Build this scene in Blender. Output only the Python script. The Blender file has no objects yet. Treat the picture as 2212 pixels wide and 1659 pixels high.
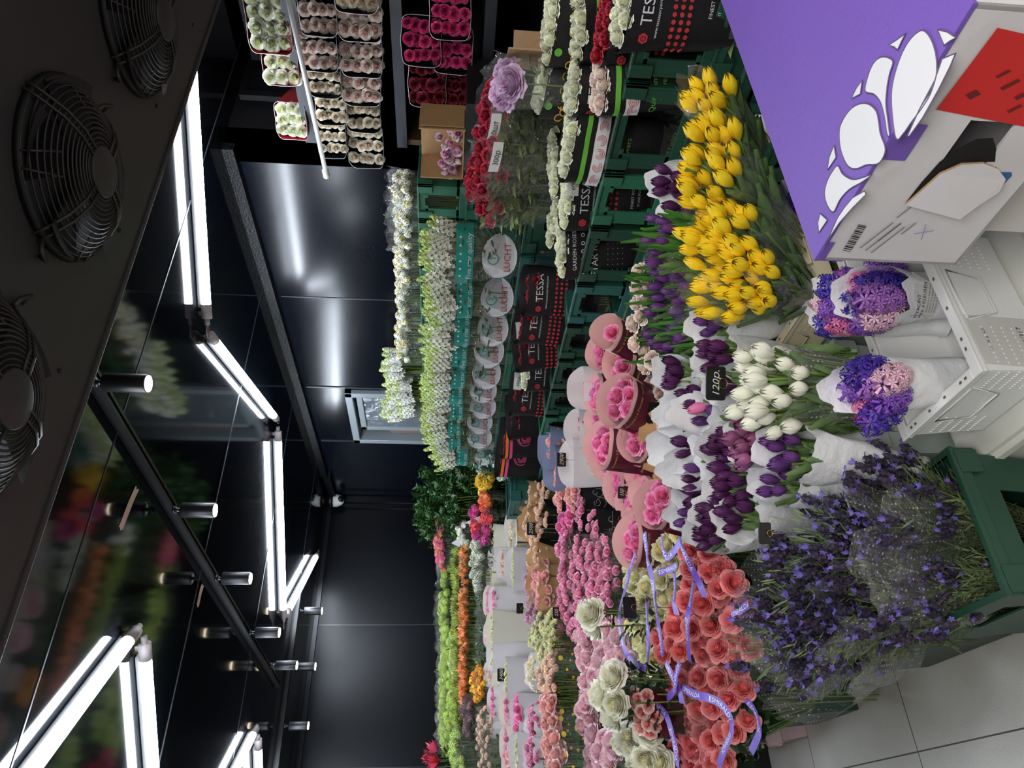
import bpy, math, random
from mathutils import Vector, Matrix, Euler
PI = math.pi
SC = bpy.context.scene
COL = SC.collection
# ---------------------------------------------------------------- camera, world, light, exposure
EYE = Vector((0.0, 0.0, 1.6))
FPX = 1550.0
def _cam_axes():
    def r(x, y): return Vector((1659 - y - 829.5, -(x - 1106.0), -FPX))
    yd = r(945, 1854).normalized(); xd = r(1035, -1600).normalized()
    z = xd.cross(yd).normalized(); xd = yd.cross(z)
    return Matrix((xd, yd, z))           # world <- upright camera
RM = _cam_axes()
def at(x, y, ax, val):
    """the point of the room seen at photo point (x, y) on the plane coordinate[ax] == val"""
    d = RM @ Vector((1659 - y - 829.5, -(x - 1106.0), -FPX))
    t = (val - EYE[ax]) / d[ax]
    return EYE + d * t
cam_d = bpy.data.cameras.new('camera')
cam_d.sensor_fit = 'HORIZONTAL'; cam_d.sensor_width = 36.0
cam_d.lens = 36.0 * FPX / 2212.0
cam_d.clip_start = 0.02; cam_d.clip_end = 60
cam = bpy.data.objects.new('camera', cam_d); COL.objects.link(cam)
# the photograph lies on its side: the image's left is up
turn = Matrix.Rotation(-PI / 2, 3, 'Z')
cam.matrix_world = Matrix.Translation(EYE) @ (RM @ turn).to_4x4()
SC.camera = cam
w = bpy.data.worlds.new('world'); SC.world = w; w.use_nodes = True
w.node_tree.nodes['Background'].inputs[0].default_value = (0.75, 0.85, 1.0, 1)
w.node_tree.nodes['Background'].inputs[1].default_value = 0.04
SC.view_settings.view_transform = 'Standard'; SC.view_settings.look = 'None'
SC.view_settings.gamma = 1.0; SC.view_settings.use_curve_mapping = False
SC.view_settings.exposure = 0.27
TUBE_STRENGTH = 58.0
try:
    SC.cycles.transparent_max_bounces = 24
except Exception:
    pass
def area(name, loc, rot, sx, sy, power, col=(1, 1, 1)):
    l = bpy.data.lights.new(name, 'AREA'); l.shape = 'RECTANGLE'; l.size = sx; l.size_y = sy
    l.energy = power; l.color = col
    o = bpy.data.objects.new(name, l); COL.objects.link(o); o.location = loc; o.rotation_euler = rot
    return o
# unseen area lights added behind the viewer to brighten the flowers, standing for shop lighting
area('rear_fill_light', (-0.7, -0.9, 2.66), (math.radians(8), 0, 0), 1.4, 1.2, 66, (1, .97, .93))
area('rear_fill_light', (1.5, -0.9, 2.66), (math.radians(8), 0, 0), 1.4, 1.2, 44, (1, .97, .93))

# ---------------------------------------------------------------- helpers
def lin(c):
    return tuple(((v / 255) / 12.92 if v / 255 <= .04045 else ((v / 255 + .055) / 1.055) ** 2.4) for v in c)
MATS = {}
def mat(name, rgb, rough=.6, vary=0.0, metal=0.0, emit=0.0, bump=0.0, bscale=40, spec=.5, noise=0.0, nscale=8, trans=0.0, sheen=0):
    if name in MATS: return MATS[name]
    m = bpy.data.materials.new(name); m.use_nodes = True; MATS[name] = m
    nt = m.node_tree; b = nt.nodes['Principled BSDF']; c = lin(rgb)
    b.inputs['Base Color'].default_value = (*c, 1); b.inputs['Roughness'].default_value = rough
    b.inputs['Metallic'].default_value = metal
    b.inputs['Specular IOR Level'].default_value = spec
    if trans: 
        b.inputs['Subsurface Weight'].default_value = trans
        b.inputs['Subsurface Radius'].default_value = (.01, .006, .004)
        b.inputs['Subsurface Scale'].default_value = .3
    src = None
    if vary or noise:
        hs = nt.nodes.new('ShaderNodeHueSaturation'); hs.inputs['Color'].default_value = (*c, 1)
        if vary:
            oi = nt.nodes.new('ShaderNodeObjectInfo')
            mr = nt.nodes.new('ShaderNodeMapRange'); mr.inputs['To Min'].default_value = 1 - vary; mr.inputs['To Max'].default_value = 1 + vary
            nt.links.new(oi.outputs['Random'], mr.inputs['Value']); 
            mh = nt.nodes.new('ShaderNodeMapRange'); mh.inputs['To Min'].default_value = .5 - vary * .06; mh.inputs['To Max'].default_value = .5 + vary * .06
            ml = nt.nodes.new('ShaderNodeMath'); ml.operation = 'FRACT'
            mm = nt.nodes.new('ShaderNodeMath'); mm.operation = 'MULTIPLY'; mm.inputs[1].default_value = 7.31
            nt.links.new(oi.outputs['Random'], mm.inputs[0]); nt.links.new(mm.outputs[0], ml.inputs[0]); nt.links.new(ml.outputs[0], mh.inputs['Value'])
            nt.links.new(mh.outputs[0], hs.inputs['Hue'])
            src = mr.outputs[0]
        if noise:
            tc = nt.nodes.new('ShaderNodeTexCoord')
            nz = nt.nodes.new('ShaderNodeTexNoise'); nz.inputs['Scale'].default_value = nscale; nz.inputs['Detail'].default_value = 4
            nt.links.new(tc.outputs['Object'], nz.inputs['Vector'])
            mr2 = nt.nodes.new('ShaderNodeMapRange'); mr2.inputs['From Min'].default_value = .3; mr2.inputs['From Max'].default_value = .7
            mr2.inputs['To Min'].default_value = 1 - noise; mr2.inputs['To Max'].default_value = 1 + noise
            nt.links.new(nz.outputs['Fac'], mr2.inputs['Value'])
            if src:
                mu = nt.nodes.new('ShaderNodeMath'); mu.operation = 'MULTIPLY'
                nt.links.new(src, mu.inputs[0]); nt.links.new(mr2.outputs[0], mu.inputs[1]); src = mu.outputs[0]
            else: src = mr2.outputs[0]
        nt.links.new(src, hs.inputs['Value']); nt.links.new(hs.outputs['Color'], b.inputs['Base Color'])
    if emit:
        b.inputs['Emission Color'].default_value = (*c, 1); b.inputs['Emission Strength'].default_value = emit
    if bump:
        tc = nt.nodes.new('ShaderNodeTexCoord')
        nz = nt.nodes.new('ShaderNodeTexNoise'); nz.inputs['Scale'].default_value = bscale; nz.inputs['Detail'].default_value = 5
        nt.links.new(tc.outputs['Object'], nz.inputs['Vector'])
        bp = nt.nodes.new('ShaderNodeBump'); bp.inputs['Strength'].default_value = bump; bp.inputs['Distance'].default_value = .01
        nt.links.new(nz.outputs['Fac'], bp.inputs['Height']); nt.links.new(bp.outputs[0], b.inputs['Normal'])
    return m
def film(name, rgb=(235, 240, 240), alpha=.045, gloss=.05, dots=0):
    """thin clear wrapping film: mostly transparent, a little milky, glossy creases"""
    if name in MATS: return MATS[name]
    m = bpy.data.materials.new(name); m.use_nodes = True; MATS[name] = m
    nt = m.node_tree; nt.nodes.clear(); N = nt.nodes.new
    out = N('ShaderNodeOutputMaterial'); tr = N('ShaderNodeBsdfTransparent'); gl = N('ShaderNodeBsdfGlossy'); df = N('ShaderNodeBsdfDiffuse')
    gl.inputs['Roughness'].default_value = .12; df.inputs['Color'].default_value = (*lin(rgb), 1)
    m1 = N('ShaderNodeMixShader'); m2 = N('ShaderNodeMixShader')
    tc = N('ShaderNodeTexCoord'); nz = N('ShaderNodeTexNoise'); nz.inputs['Scale'].default_value = 14; nz.inputs['Detail'].default_value = 3
    nz.inputs['Distortion'].default_value = 1.5
    nt.links.new(tc.outputs['Object'], nz.inputs['Vector'])
    bp = N('ShaderNodeBump'); bp.inputs['Strength'].default_value = 1.0; bp.inputs['Distance'].default_value = .02
    nt.links.new(nz.outputs['Fac'], bp.inputs['Height']); nt.links.new(bp.outputs[0], gl.inputs['Normal'])
    lw = N('ShaderNodeLayerWeight'); lw.inputs['Blend'].default_value = .25
    mg = N('ShaderNodeMath'); mg.operation = 'MULTIPLY_ADD'; mg.inputs[1].default_value = .4; mg.inputs[2].default_value = gloss
    mg.use_clamp = True
    nt.links.new(lw.outputs['Facing'], mg.inputs[0])
    nt.links.new(mg.outputs[0], m2.inputs['Fac'])
    if dots:
        vo = N('ShaderNodeTexVoronoi'); vo.inputs['Scale'].default_value = dots; vo.inputs['Randomness'].default_value = 0
        nt.links.new(tc.outputs['Object'], vo.inputs['Vector'])
        lt = N('ShaderNodeMath'); lt.operation = 'LESS_THAN'; lt.inputs[1].default_value = .2
        nt.links.new(vo.outputs['Distance'], lt.inputs[0])
        ad = N('ShaderNodeMath'); ad.operation = 'MULTIPLY_ADD'; ad.inputs[1].default_value = .5; ad.inputs[2].default_value = alpha
        nt.links.new(lt.outputs[0], ad.inputs[0]); nt.links.new(ad.outputs[0], m1.inputs['Fac'])
    else:
        m1.inputs['Fac'].default_value = alpha
    nt.links.new(tr.outputs[0], m1.inputs[1]); nt.links.new(df.outputs[0], m1.inputs[2])
    nt.links.new(m1.outputs[0], m2.inputs[1]); nt.links.new(gl.outputs[0], m2.inputs[2])
    nt.links.new(m2.outputs[0], out.inputs[0])
    return m

class MB:
    def __init__(s): s.v = []; s.f = []; s.m = []
    def face(s, idx, m=0): s.f.append(tuple(idx)); s.m.append(m)
    def grid(s, fn, nu, nv, m=0, wrap=False):
        b = len(s.v); cu = nu if wrap else nu + 1
        for j in range(nv + 1):
            for i in range(cu): s.v.append(tuple(fn(i / nu, j / nv)))
        for j in range(nv):
            for i in range(nu):
                a = b + j * cu + i; c = b + j * cu + (i + 1) % cu
                s.face((a, c, c + cu, a + cu), m)
    def tube(s, pts, r, n=6, m=0, cap=True):
        pts = [Vector(p) for p in pts]; b = len(s.v); k = len(pts)
        for i, p in enumerate(pts):
            d = (pts[min(i + 1, k - 1)] - pts[max(i - 1, 0)]).normalized()
            a = d.orthogonal().normalized() if abs(d.z) > .9 else d.cross(Vector((0, 0, 1))).normalized()
            if abs(d.z) > .9: a = (Vector((1, 0, 0)) - d * d.x).normalized()
            c = d.cross(a); rr = r[i] if isinstance(r, (list, tuple)) else r
            for q in range(n):
                t = 2 * PI * q / n; s.v.append(tuple(p + a * rr * math.cos(t) + c * rr * math.sin(t)))
        for i in range(k - 1):
            for q in range(n):
                s.face((b + i * n + q, b + i * n + (q + 1) % n, b + (i + 1) * n + (q + 1) % n, b + (i + 1) * n + q), m)
        if cap:
            s.face([b + q for q in range(n)][::-1], m); s.face([b + (k - 1) * n + q for q in range(n)], m)
    def loop(s, pts, r, n=5, m=0):
        pts = [Vector(p) for p in pts]; s.tube(pts + [pts[0]], r, n, m, False)
    def box(s, lo, hi, m=0, taper=0.0, M=None):
        x0, y0, z0 = lo; x1, y1, z1 = hi; b = len(s.v); t = taper
        vs = [(x0 + t, y0 + t, z0), (x1 - t, y0 + t, z0), (x1 - t, y1 - t, z0), (x0 + t, y1 - t, z0), (x0, y0, z1), (x1, y0, z1), (x1, y1, z1), (x0, y1, z1)]
        if M: vs = [tuple(M @ Vector(q)) for q in vs]
        s.v += vs
        for q in ((0, 3, 2, 1), (4, 5, 6, 7), (0, 1, 5, 4), (1, 2, 6, 5), (2, 3, 7, 6), (3, 0, 4, 7)): s.face([b + i for i in q], m)
    def hexa(s, p8, m=0):
        b = len(s.v); s.v += [tuple(q) for q in p8]
        for q in ((0, 3, 2, 1), (4, 5, 6, 7), (0, 1, 5, 4), (1, 2, 6, 5), (2, 3, 7, 6), (3, 0, 4, 7)): s.face([b + i for i in q], m)
    def ell(s, c, r, m=0, n=8, k=6):
        def fn(u, v):
            a = 2 * PI * u; e = PI * (v * .998 + .001)
            return (c[0] + r[0] * math.cos(a) * math.sin(e), c[1] + r[1] * math.sin(a) * math.sin(e), c[2] - r[2] * math.cos(e))
        s.grid(fn, n, k, m, True)
    def quad(s, p, m=0):
        b = len(s.v); s.v += [tuple(q) for q in p]; s.face(range(b, b + len(p)), m)
    def merge(s, o, M=None, mm=None):
        b = len(s.v); s.v += [tuple(M @ Vector(q)) for q in o.v] if M else list(o.v)
        for f, m in zip(o.f, o.m): s.face([b + i for i in f], m if mm is None else mm)
    def mesh(s, name, mats, smooth=True):
        me = bpy.data.meshes.new(name); me.from_pydata(s.v, [], s.f)
        for m in mats: me.materials.append(m)
        me.polygons.foreach_set('material_index', s.m)
        me.polygons.foreach_set('use_smooth', [smooth] * len(s.f)); me.update()
        return me
def link(name, data, parent=None, loc=(0, 0, 0), rot=(0, 0, 0), sc=None):
    o = bpy.data.objects.new(name, data); COL.objects.link(o)
    o.location = loc; o.rotation_euler = rot
    if parent: o.parent = parent
    if sc is not None: o.scale = (sc, sc, sc) if isinstance(sc, (int, float)) else sc
    return o
def tag(o, label=None, cat=None, group=None, kind=None):
    if label: o['label'] = label
    if cat: o['category'] = cat
    if group: o['group'] = group
    if kind: o['kind'] = kind
    return o
def thing(name, label, cat, loc=(0, 0, 0), rot=(0, 0, 0), group=None):
    return tag(link(name, None, None, loc, rot), label, cat, group)
def part(name, mb, mats, parent, smooth=True, loc=(0, 0, 0), rot=(0, 0, 0), label=None, bevel=0):
    o = link(name, mb.mesh(name, mats if isinstance(mats, list) else [mats], smooth), parent, loc, rot)
    if bevel:
        b = o.modifiers.new('bevel', 'BEVEL'); b.width = bevel; b.segments = 2; b.limit_method = 'ANGLE'
    if label: o['label'] = label
    return o
def struct(name, mb, mats, smooth=False):
    return tag(part(name, mb, mats, None, smooth), kind='structure')
ORD = ['first', 'second', 'third', 'fourth', 'fifth', 'sixth', 'seventh', 'eighth', 'ninth', 'tenth', 'eleventh', 'twelfth', 'thirteenth', 'fourteenth', 'fifteenth', 'sixteenth', 'seventeenth', 'eighteenth', 'nineteenth', 'twentieth', 'twenty-first', 'twenty-second', 'twenty-third', 'twenty-fourth', 'twenty-fifth', 'twenty-sixth', 'twenty-seventh', 'twenty-eighth', 'twenty-ninth', 'thirtieth', 'thirty-first', 'thirty-second', 'thirty-third', 'thirty-fourth', 'thirty-fifth', 'thirty-sixth']

# text outlines turned into flat mesh pieces
TXT = {}
def txt(s):
    if s in TXT: return TXT[s]
    cu = bpy.data.curves.new('lettering', 'FONT'); cu.body = s; cu.resolution_u = 2; cu.align_x = 'CENTER'
    o = bpy.data.objects.new('lettering', cu); COL.objects.link(o)
    bpy.context.view_layer.update()
    me = bpy.data.meshes.new_from_object(o.evaluated_get(bpy.context.evaluated_depsgraph_get()))
    v = [(p.co.x, p.co.y) for p in me.vertices]; f = [tuple(p.vertices) for p in me.polygons]
    bpy.data.objects.remove(o); bpy.data.curves.remove(cu); bpy.data.meshes.remove(me)
    TXT[s] = (v, f); return TXT[s]
def put_text(mb, s, fn, cx, cz, size, m=0, slant=0.0, rot=0.0):
    v, f = txt(s); b = len(mb.v); c, q = math.cos(rot), math.sin(rot)
    for x, y in v:
        x, y = (x + y * slant) * size, (y - .35) * size
        mb.v.append(tuple(fn(cx + x * c - y * q, cz + x * q + y * c)))
    for t in f: mb.face([b + i for i in t], m)
def put_poly(mb, pts, fn, m=0):
    b = len(mb.v); mb.v += [tuple(fn(*p)) for p in pts]; mb.face(range(b, b + len(pts)), m)
def put_disc(mb, cx, cz, r, fn, m=0, n=14, ry=None):
    put_poly(mb, [(cx + r * math.cos(2 * PI * i / n), cz + (ry or r) * math.sin(2 * PI * i / n)) for i in range(n)], fn, m)
def put_band(mb, x0, x1, z0, z1, fn, m=0, n=14):
    mb.grid(lambda u, v: fn(x0 + (x1 - x0) * u, z0 + (z1 - z0) * v), n, 2, m)
def put_ring(mb, cx, cz, r0, r1, fn, m=0, n=18, a0=0, a1=2 * PI):
    mb.grid(lambda u, v: fn(cx + (r0 + (r1 - r0) * v) * math.cos(a0 + (a1 - a0) * u), cz + (r0 + (r1 - r0) * v) * math.sin(a0 + (a1 - a0) * u)), n, 1, m)

# ---------------------------------------------------------------- setting
def panel_mat(name, rgb, rough, scratch=1.0, spec=.5):
    m = mat(name, rgb, rough, spec=spec); nt = m.node_tree; b = nt.nodes['Principled BSDF']; N = nt.nodes.new
    tc = N('ShaderNodeTexCoord'); mp = N('ShaderNodeMapping'); mp.inputs['Scale'].default_value = (3, 60, 60)
    nt.links.new(tc.outputs['Object'], mp.inputs['Vector'])
    n1 = N('ShaderNodeTexNoise'); n1.inputs['Scale'].default_value = 3; n1.inputs['Detail'].default_value = 6
    nt.links.new(mp.outputs[0], n1.inputs['Vector'])
    n2 = N('ShaderNodeTexVoronoi'); n2.inputs['Scale'].default_value = 70
    nt.links.new(tc.outputs['Object'], n2.inputs['Vector'])
    r1 = N('ShaderNodeMapRange'); r1.inputs['From Min'].default_value = .70; r1.inputs['From Max'].default_value = .78
    nt.links.new(n1.outputs['Fac'], r1.inputs['Value'])
    r2 = N('ShaderNodeMapRange'); r2.inputs['From Min'].default_value = .10; r2.inputs['From Max'].default_value = .05
    nt.links.new(n2.outputs['Distance'], r2.inputs['Value'])
    mx = N('ShaderNodeMath'); mx.operation = 'MAXIMUM'; nt.links.new(r1.outputs[0], mx.inputs[0]); nt.links.new(r2.outputs[0], mx.inputs[1])
    ms = N('ShaderNodeMath'); ms.operation = 'MULTIPLY'; ms.inputs[1].default_value = .3 * scratch; nt.links.new(mx.outputs[0], ms.inputs[0])
    mc = N('ShaderNodeMix'); mc.data_type = 'RGBA'; mc.inputs['A'].default_value = (*lin(rgb), 1); mc.inputs['B'].default_value = (*lin((150, 165, 180)), 1)
    nt.links.new(ms.outputs[0], mc.inputs['Factor']); nt.links.new(mc.outputs['Result'], b.inputs['Base Color'])
    return m
M_CEIL = panel_mat('black_gloss_ceiling', (9, 11, 14), .07, .5, .3)
M_WALLR = panel_mat('black_satin_wall', (6, 10, 20), .17, .9, .3)
M_WALLB = panel_mat('black_matt_wall', (5, 8, 15), .33, .05, .26)
M_BLK = mat('black_plastic', (12, 12, 14), .35)
M_DARK = mat('black_paint', (14, 14, 16), .5)
M_GREY = mat('unit_grey', (52, 51, 50), .5, noise=.08)
M_WHITE = mat('white_plastic', (236, 236, 232), .35)
M_STEEL = mat('steel', (150, 150, 150), .3, metal=.9)
M_GREYCAP = mat('grey_cap', (176, 166, 164), .45)
XR, YB, ZC = 2.95, 6.57, 2.735
def tile_mat():
    m = mat('floor_tile', (196, 194, 186), .32, noise=.06, nscale=3); nt = m.node_tree; b = nt.nodes['Principled BSDF']; N = nt.nodes.new
    prev = b.inputs['Base Color'].links[0].from_socket
    tc = N('ShaderNodeTexCoord'); sp = N('ShaderNodeSeparateXYZ'); nt.links.new(tc.outputs['Object'], sp.inputs[0])
    res = []
    for ax, off in ((0, .255), (1, 2.565)):
        a = N('ShaderNodeMath'); a.operation = 'SUBTRACT'; a.inputs[1].default_value = off - .78 * 20
        nt.links.new(sp.outputs[ax], a.inputs[0])
        d = N('ShaderNodeMath'); d.operation = 'DIVIDE'; d.inputs[1].default_value = .78; nt.links.new(a.outputs[0], d.inputs[0])
        f = N('ShaderNodeMath'); f.operation = 'FRACT'; nt.links.new(d.outputs[0], f.inputs[0])
        l = N('ShaderNodeMath'); l.operation = 'LESS_THAN'; l.inputs[1].default_value = .006; nt.links.new(f.outputs[0], l.inputs[0]); res.append(l)
    mx = N('ShaderNodeMath'); mx.operation = 'MAXIMUM'; nt.links.new(res[0].outputs[0], mx.inputs[0]); nt.links.new(res[1].outputs[0], mx.inputs[1])
    n2 = N('ShaderNodeTexNoise'); n2.inputs['Scale'].default_value = 260; nt.links.new(tc.outputs['Object'], n2.inputs['Vector'])
    mr = N('ShaderNodeMapRange'); mr.inputs['From Min'].default_value = .35; mr.inputs['From Max'].default_value = .65; mr.inputs['To Min'].default_value = .86; mr.inputs['To Max'].default_value = 1.05
    nt.links.new(n2.outputs['Fac'], mr.inputs['Value'])
    h = N('ShaderNodeHueSaturation'); nt.links.new(prev, h.inputs['Color']); nt.links.new(mr.outputs[0], h.inputs['Value'])
    mc = N('ShaderNodeMix'); mc.data_type = 'RGBA'; nt.links.new(mx.outputs[0], mc.inputs['Factor']); nt.links.new(h.outputs[0], mc.inputs['A'])
    mc.inputs['B'].default_value = (*lin((72, 68, 62)), 1); nt.links.new(mc.outputs['Result'], b.inputs['Base Color'])
    return m
def bx(lo, hi):
    m = MB(); m.box(lo, hi); return m
struct('floor', bx((-3, -3, -.1), (4.2, YB + .1, 0)), tile_mat())
struct('ceiling', bx((-3, -3, ZC), (4.2, YB + .1, ZC + .1)), M_CEIL)
struct('wall_back', bx((-3, YB, 0), (4.2, YB + .12, ZC)), M_WALLB)
struct('wall_left', bx((-3.1, -3, 0), (-3, YB, ZC)), M_WALLB)
struct('wall_front', bx((-3, -3.1, 0), (4.2, -3, ZC)), mat('shop_wall', (120, 118, 114), .7))
WY0, WY1, WZ1 = 4.6, 5.37, 2.385
wl = MB(); wl.box((XR, 2.39, 0), (XR + .12, WY0, ZC)); wl.box((XR, WY1, 0), (XR + .12, YB, ZC)); wl.box((XR, WY0, WZ1), (XR + .12, WY1, ZC)); wl.box((XR, WY0, 0), (XR + .12, WY1, .9))
struct('wall_right', wl, M_WALLR)
struct('wall_recess', bx((4.0, -3, 0), (4.1, 2.5, ZC)), M_DARK)
struct('wall_recess_return', bx((XR, 2.39, 0), (4.05, 2.5, ZC)), M_DARK)
M_JT = mat('panel_joint', (52, 56, 62), .3)
n = 0
for (lo, hi) in (((-3, 2.255, ZC - .002), (3.9, 2.262, ZC)), ((-3, 3.385, ZC - .002), (2.9, 3.392, ZC)), ((-3, 4.54, ZC - .002), (2.9, 4.546, ZC)), ((-3, 5.68, ZC - .002), (2.9, 5.686, ZC)),
                 ((XR - .003, 3.535, .5), (XR, 3.543, 2.66)), ((XR - .006, 4.56, .5), (XR, 4.575, 2.66)), ((XR - .006, 5.385, .5), (XR, 5.40, 2.66)),
                 ((1.74, YB - .003, .5), (1.747, YB, ZC)), ((.615, YB - .003, .5), (.622, YB, ZC))):
    n += 1; struct('trim_%d' % n, bx(lo, hi), M_JT)
M_SEAL = mat('scuffed_seal', (7, 8, 10), .45, noise=.9, nscale=60, bump=.4, bscale=80, spec=.25)
t_ = MB(); t_.box((XR - .05, 2.39, ZC - .055), (XR, 6.0, ZC)); struct('trim_%d' % (n + 1), t_, M_SEAL)
t_ = MB(); t_.box((XR - .06, 6.0, ZC - .08), (XR, YB, ZC - .02)); struct('trim_%d' % (n + 2), t_, M_SEAL)
t_ = MB(); t_.box((-3, YB - .035, ZC - .035), (XR, YB, ZC)); struct('trim_%d' % (n + 3), t_, mat('cove_black', (24, 26, 32), .3))
# framed window in the right wall with ribbed blind
wn = thing('window_1', None, None, (XR, 0, 0)); tag(wn, kind='structure')
M_AL = mat('grey_aluminium', (150, 160, 164), .4, metal=.2)
f = MB(); fw = .055
f.box((-.035, WY0, .9), (.1, WY0 + fw, WZ1)); f.box((-.035, WY1 - fw, .9), (.1, WY1, WZ1)); f.box((-.035, WY0, WZ1 - fw), (.1, WY1, WZ1))
part('window_frame', f, M_AL, wn, False, bevel=.004)
s_ = MB(); a0, a1, zt = WY0 + .06, WY1 - .17, WZ1 - .075
for q in (((0, a0, .95), (.04, a0 + .045, zt)), ((0, a1 - .045, .95), (.04, a1, zt)), ((0, a0, zt - .045), (.04, a1, zt))): s_.box(*q)
part('sash', s_, M_AL, wn, False, bevel=.003)
g = MB(); g.grid(lambda u, v: (.03 + .004 * math.cos(u * 2 * PI * 26), a0 + .04 + (a1 - a0 - .08) * u, .95 + (zt - .99) * v), 208, 1)
part('ribbed_blind', g, mat('blind_grey', (112, 124, 132), .5), wn)
g = MB(); g.box((.012, a0 + .04, .95), (.016, a1 - .04, zt - .04)); part('pane', g, film('window_glass', (200, 215, 225), .05, .06), wn, False)
g = MB(); g.box((.1, WY0, .9), (.12, WY1, WZ1)); part('dark_backing', g, M_DARK, wn, False)
g = MB(); g.grid(lambda u, v: (.05 + .012 * math.sin(u * 14 + v * 3), a1 + .01 + .1 * u, .95 + (1.12 + .05 * math.sin(u * 3)) * v), 16, 8)
part('brown_curtain', g, mat('brown_cloth', (146, 122, 114), .8), wn)

# ---------------------------------------------------------------- ceiling fittings
M_TUBE = mat('lit_tube', (232, 242, 255), .4, emit=TUBE_STRENGTH)
def led(a, b, lab):
    a, b = Vector(a), Vector(b); L = (b - a).length; d = (b - a).normalized()
    o = thing('led_tube_light', lab, 'light', (a + b) / 2, (0, 0, math.atan2(d.y, d.x)), 'white tubes zigzagging under the ceiling')
    m = MB(); m.tube([(-L / 2 + .09, 0, 0), (L / 2 - .09, 0, 0)], .021, 12); part('tube', m, M_TUBE, o)
    m = MB(); m.box((-L / 2 + .08, -.014, .012), (L / 2 - .08, .014, .033)); part('housing', m, mat('tube_housing', (150, 150, 150), .5), o, False, bevel=.003)
    for s in (-1, 1):
        m = MB(); m.tube([(s * (L / 2 - .095), 0, 0), (s * (L / 2 - .03), 0, 0)], .023, 12); m.tube([(s * (L / 2 - .03), 0, 0), (s * L / 2, 0, 0)], .012, 8)
        m.box((s * (L / 2 - .05) - .01, -.006, 0), (s * (L / 2 - .05) + .01, .006, .034))
        part('end_cap', m, M_GREYCAP, o)
    m = MB(); m.loop([(L / 2 + .03 + .03 * math.cos(t), .014 * math.sin(t), .0) for t in [i * PI / 6 for i in range(12)]], .0035); part('cable_loop', m, M_GREYCAP, o)
Z_T = 2.70
zz = [((2.72, 1.69), (1.95, 2.55), 'white LED tube light nearest the cooling unit'),
      ((1.93, 2.58), (2.27, 3.90), 'white LED tube light, second in the zigzag by the right wall'),
      ((2.25, 3.95), (1.33, 4.92), 'long white LED tube light, third in the zigzag by the right wall'),
      ((1.37, 4.95), (2.13, 5.83), 'short looking white LED tube light farthest back near the corner camera'),
      ((.70, 2.64), (-.28, 1.74), 'largest white LED tube light, running out at the photo corner'),
      ((.68, 2.70), (-.22, 3.62), 'white LED tube light hooked to the largest corner tube'),
      ((.66, 4.62), (-.18, 3.55), 'white LED tube light deep in the room, nearer of the far pair'),
      ((.62, 4.68), (-.27, 5.60), 'white LED tube light deep in the room, farther of the far pair')]
for a, b, lab in zz: led((a[0] * 1.048, a[1] * 1.048, Z_T), (b[0] * 1.048, b[1] * 1.048, Z_T), lab)
def rail(a, b, lab):
    o = thing('track_rail', lab, 'rail', ((a[0] + b[0]) / 2, (a[1] + b[1]) / 2, ZC - .018), (0, 0, math.atan2(b[1] - a[1], b[0] - a[0])))
    L = math.hypot(b[0] - a[0], b[1] - a[1]); m = MB(); m.box((-L / 2, -.018, -.018), (L / 2, -.006, .018)); m.box((-L / 2, .006, -.018), (L / 2, .018, .018)); m.box((-L / 2, -.018, .006), (L / 2, .018, .018))
    part('rail_body', m, M_BLK, o, False); return o
rail((1.30, 1.85), (1.02, 5.35), 'black track rail running back under the ceiling above the spot lamps')
rail((1.78, 5.62), (-.9, 5.72), 'black track rail crossing the room near the back wall')
M_SPOT = mat('spot_lit_face', (255, 236, 205), .4, emit=22)
sp = [((290, 835), 1.255, 1.95, 'warm lit'), ((440, 1101), 1.2, 2.8, 'second'), ((520, 1259), 1.15, 3.5, 'third'), ((585, 1385), 1.1, 4.3, 'fourth'), ((620, 1448), 1.06, 4.95, 'fifth')]
spots = []
for i, (p, X, Y, _) in enumerate(sp): spots.append((X, Y, 'black cylinder spot lamp on the long track rail, %s from the cooling unit' % ORD[i]))
for i, py in enumerate((1320, 1440, 1568)):
    q = at(640, py, 1, 5.66); spots.append((q.x, 5.66, 'black cylinder spot lamp on the rear track rail, %s from the lit tube end' % ORD[i]))
for X, Y, lab in spots:
    o = thing('spot_lamp', lab, 'spot lamp', (X, Y, ZC - .036), (0, 0, 0), 'spot lamps on the track rails')
    m = MB(); m.tube([(0, 0, -.035), (0, 0, 0)], .008, 8); m.box((-.012, -.012, -.012), (.012, .012, 0)); part('swivel', m, M_BLK, o)
    m = MB(); m.tube([(0, 0, -.165), (0, 0, -.035)], .03, 18); part('lamp_body', m, mat('spot_black', (24, 24, 27), .4), o, bevel=.002)
    m = MB(); m.tube([(0, 0, -.168), (0, 0, -.1645)], .026, 18); part('lens', m, M_SPOT, o)
    L = bpy.data.lights.new('spot_beam', 'SPOT'); L.energy = 9; L.spot_size = 1.0; L.spot_blend = .7; L.color = (1, .9, .78); L.shadow_soft_size = .03
    link('spot_beam', L, o, (0, 0, -.175))
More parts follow.
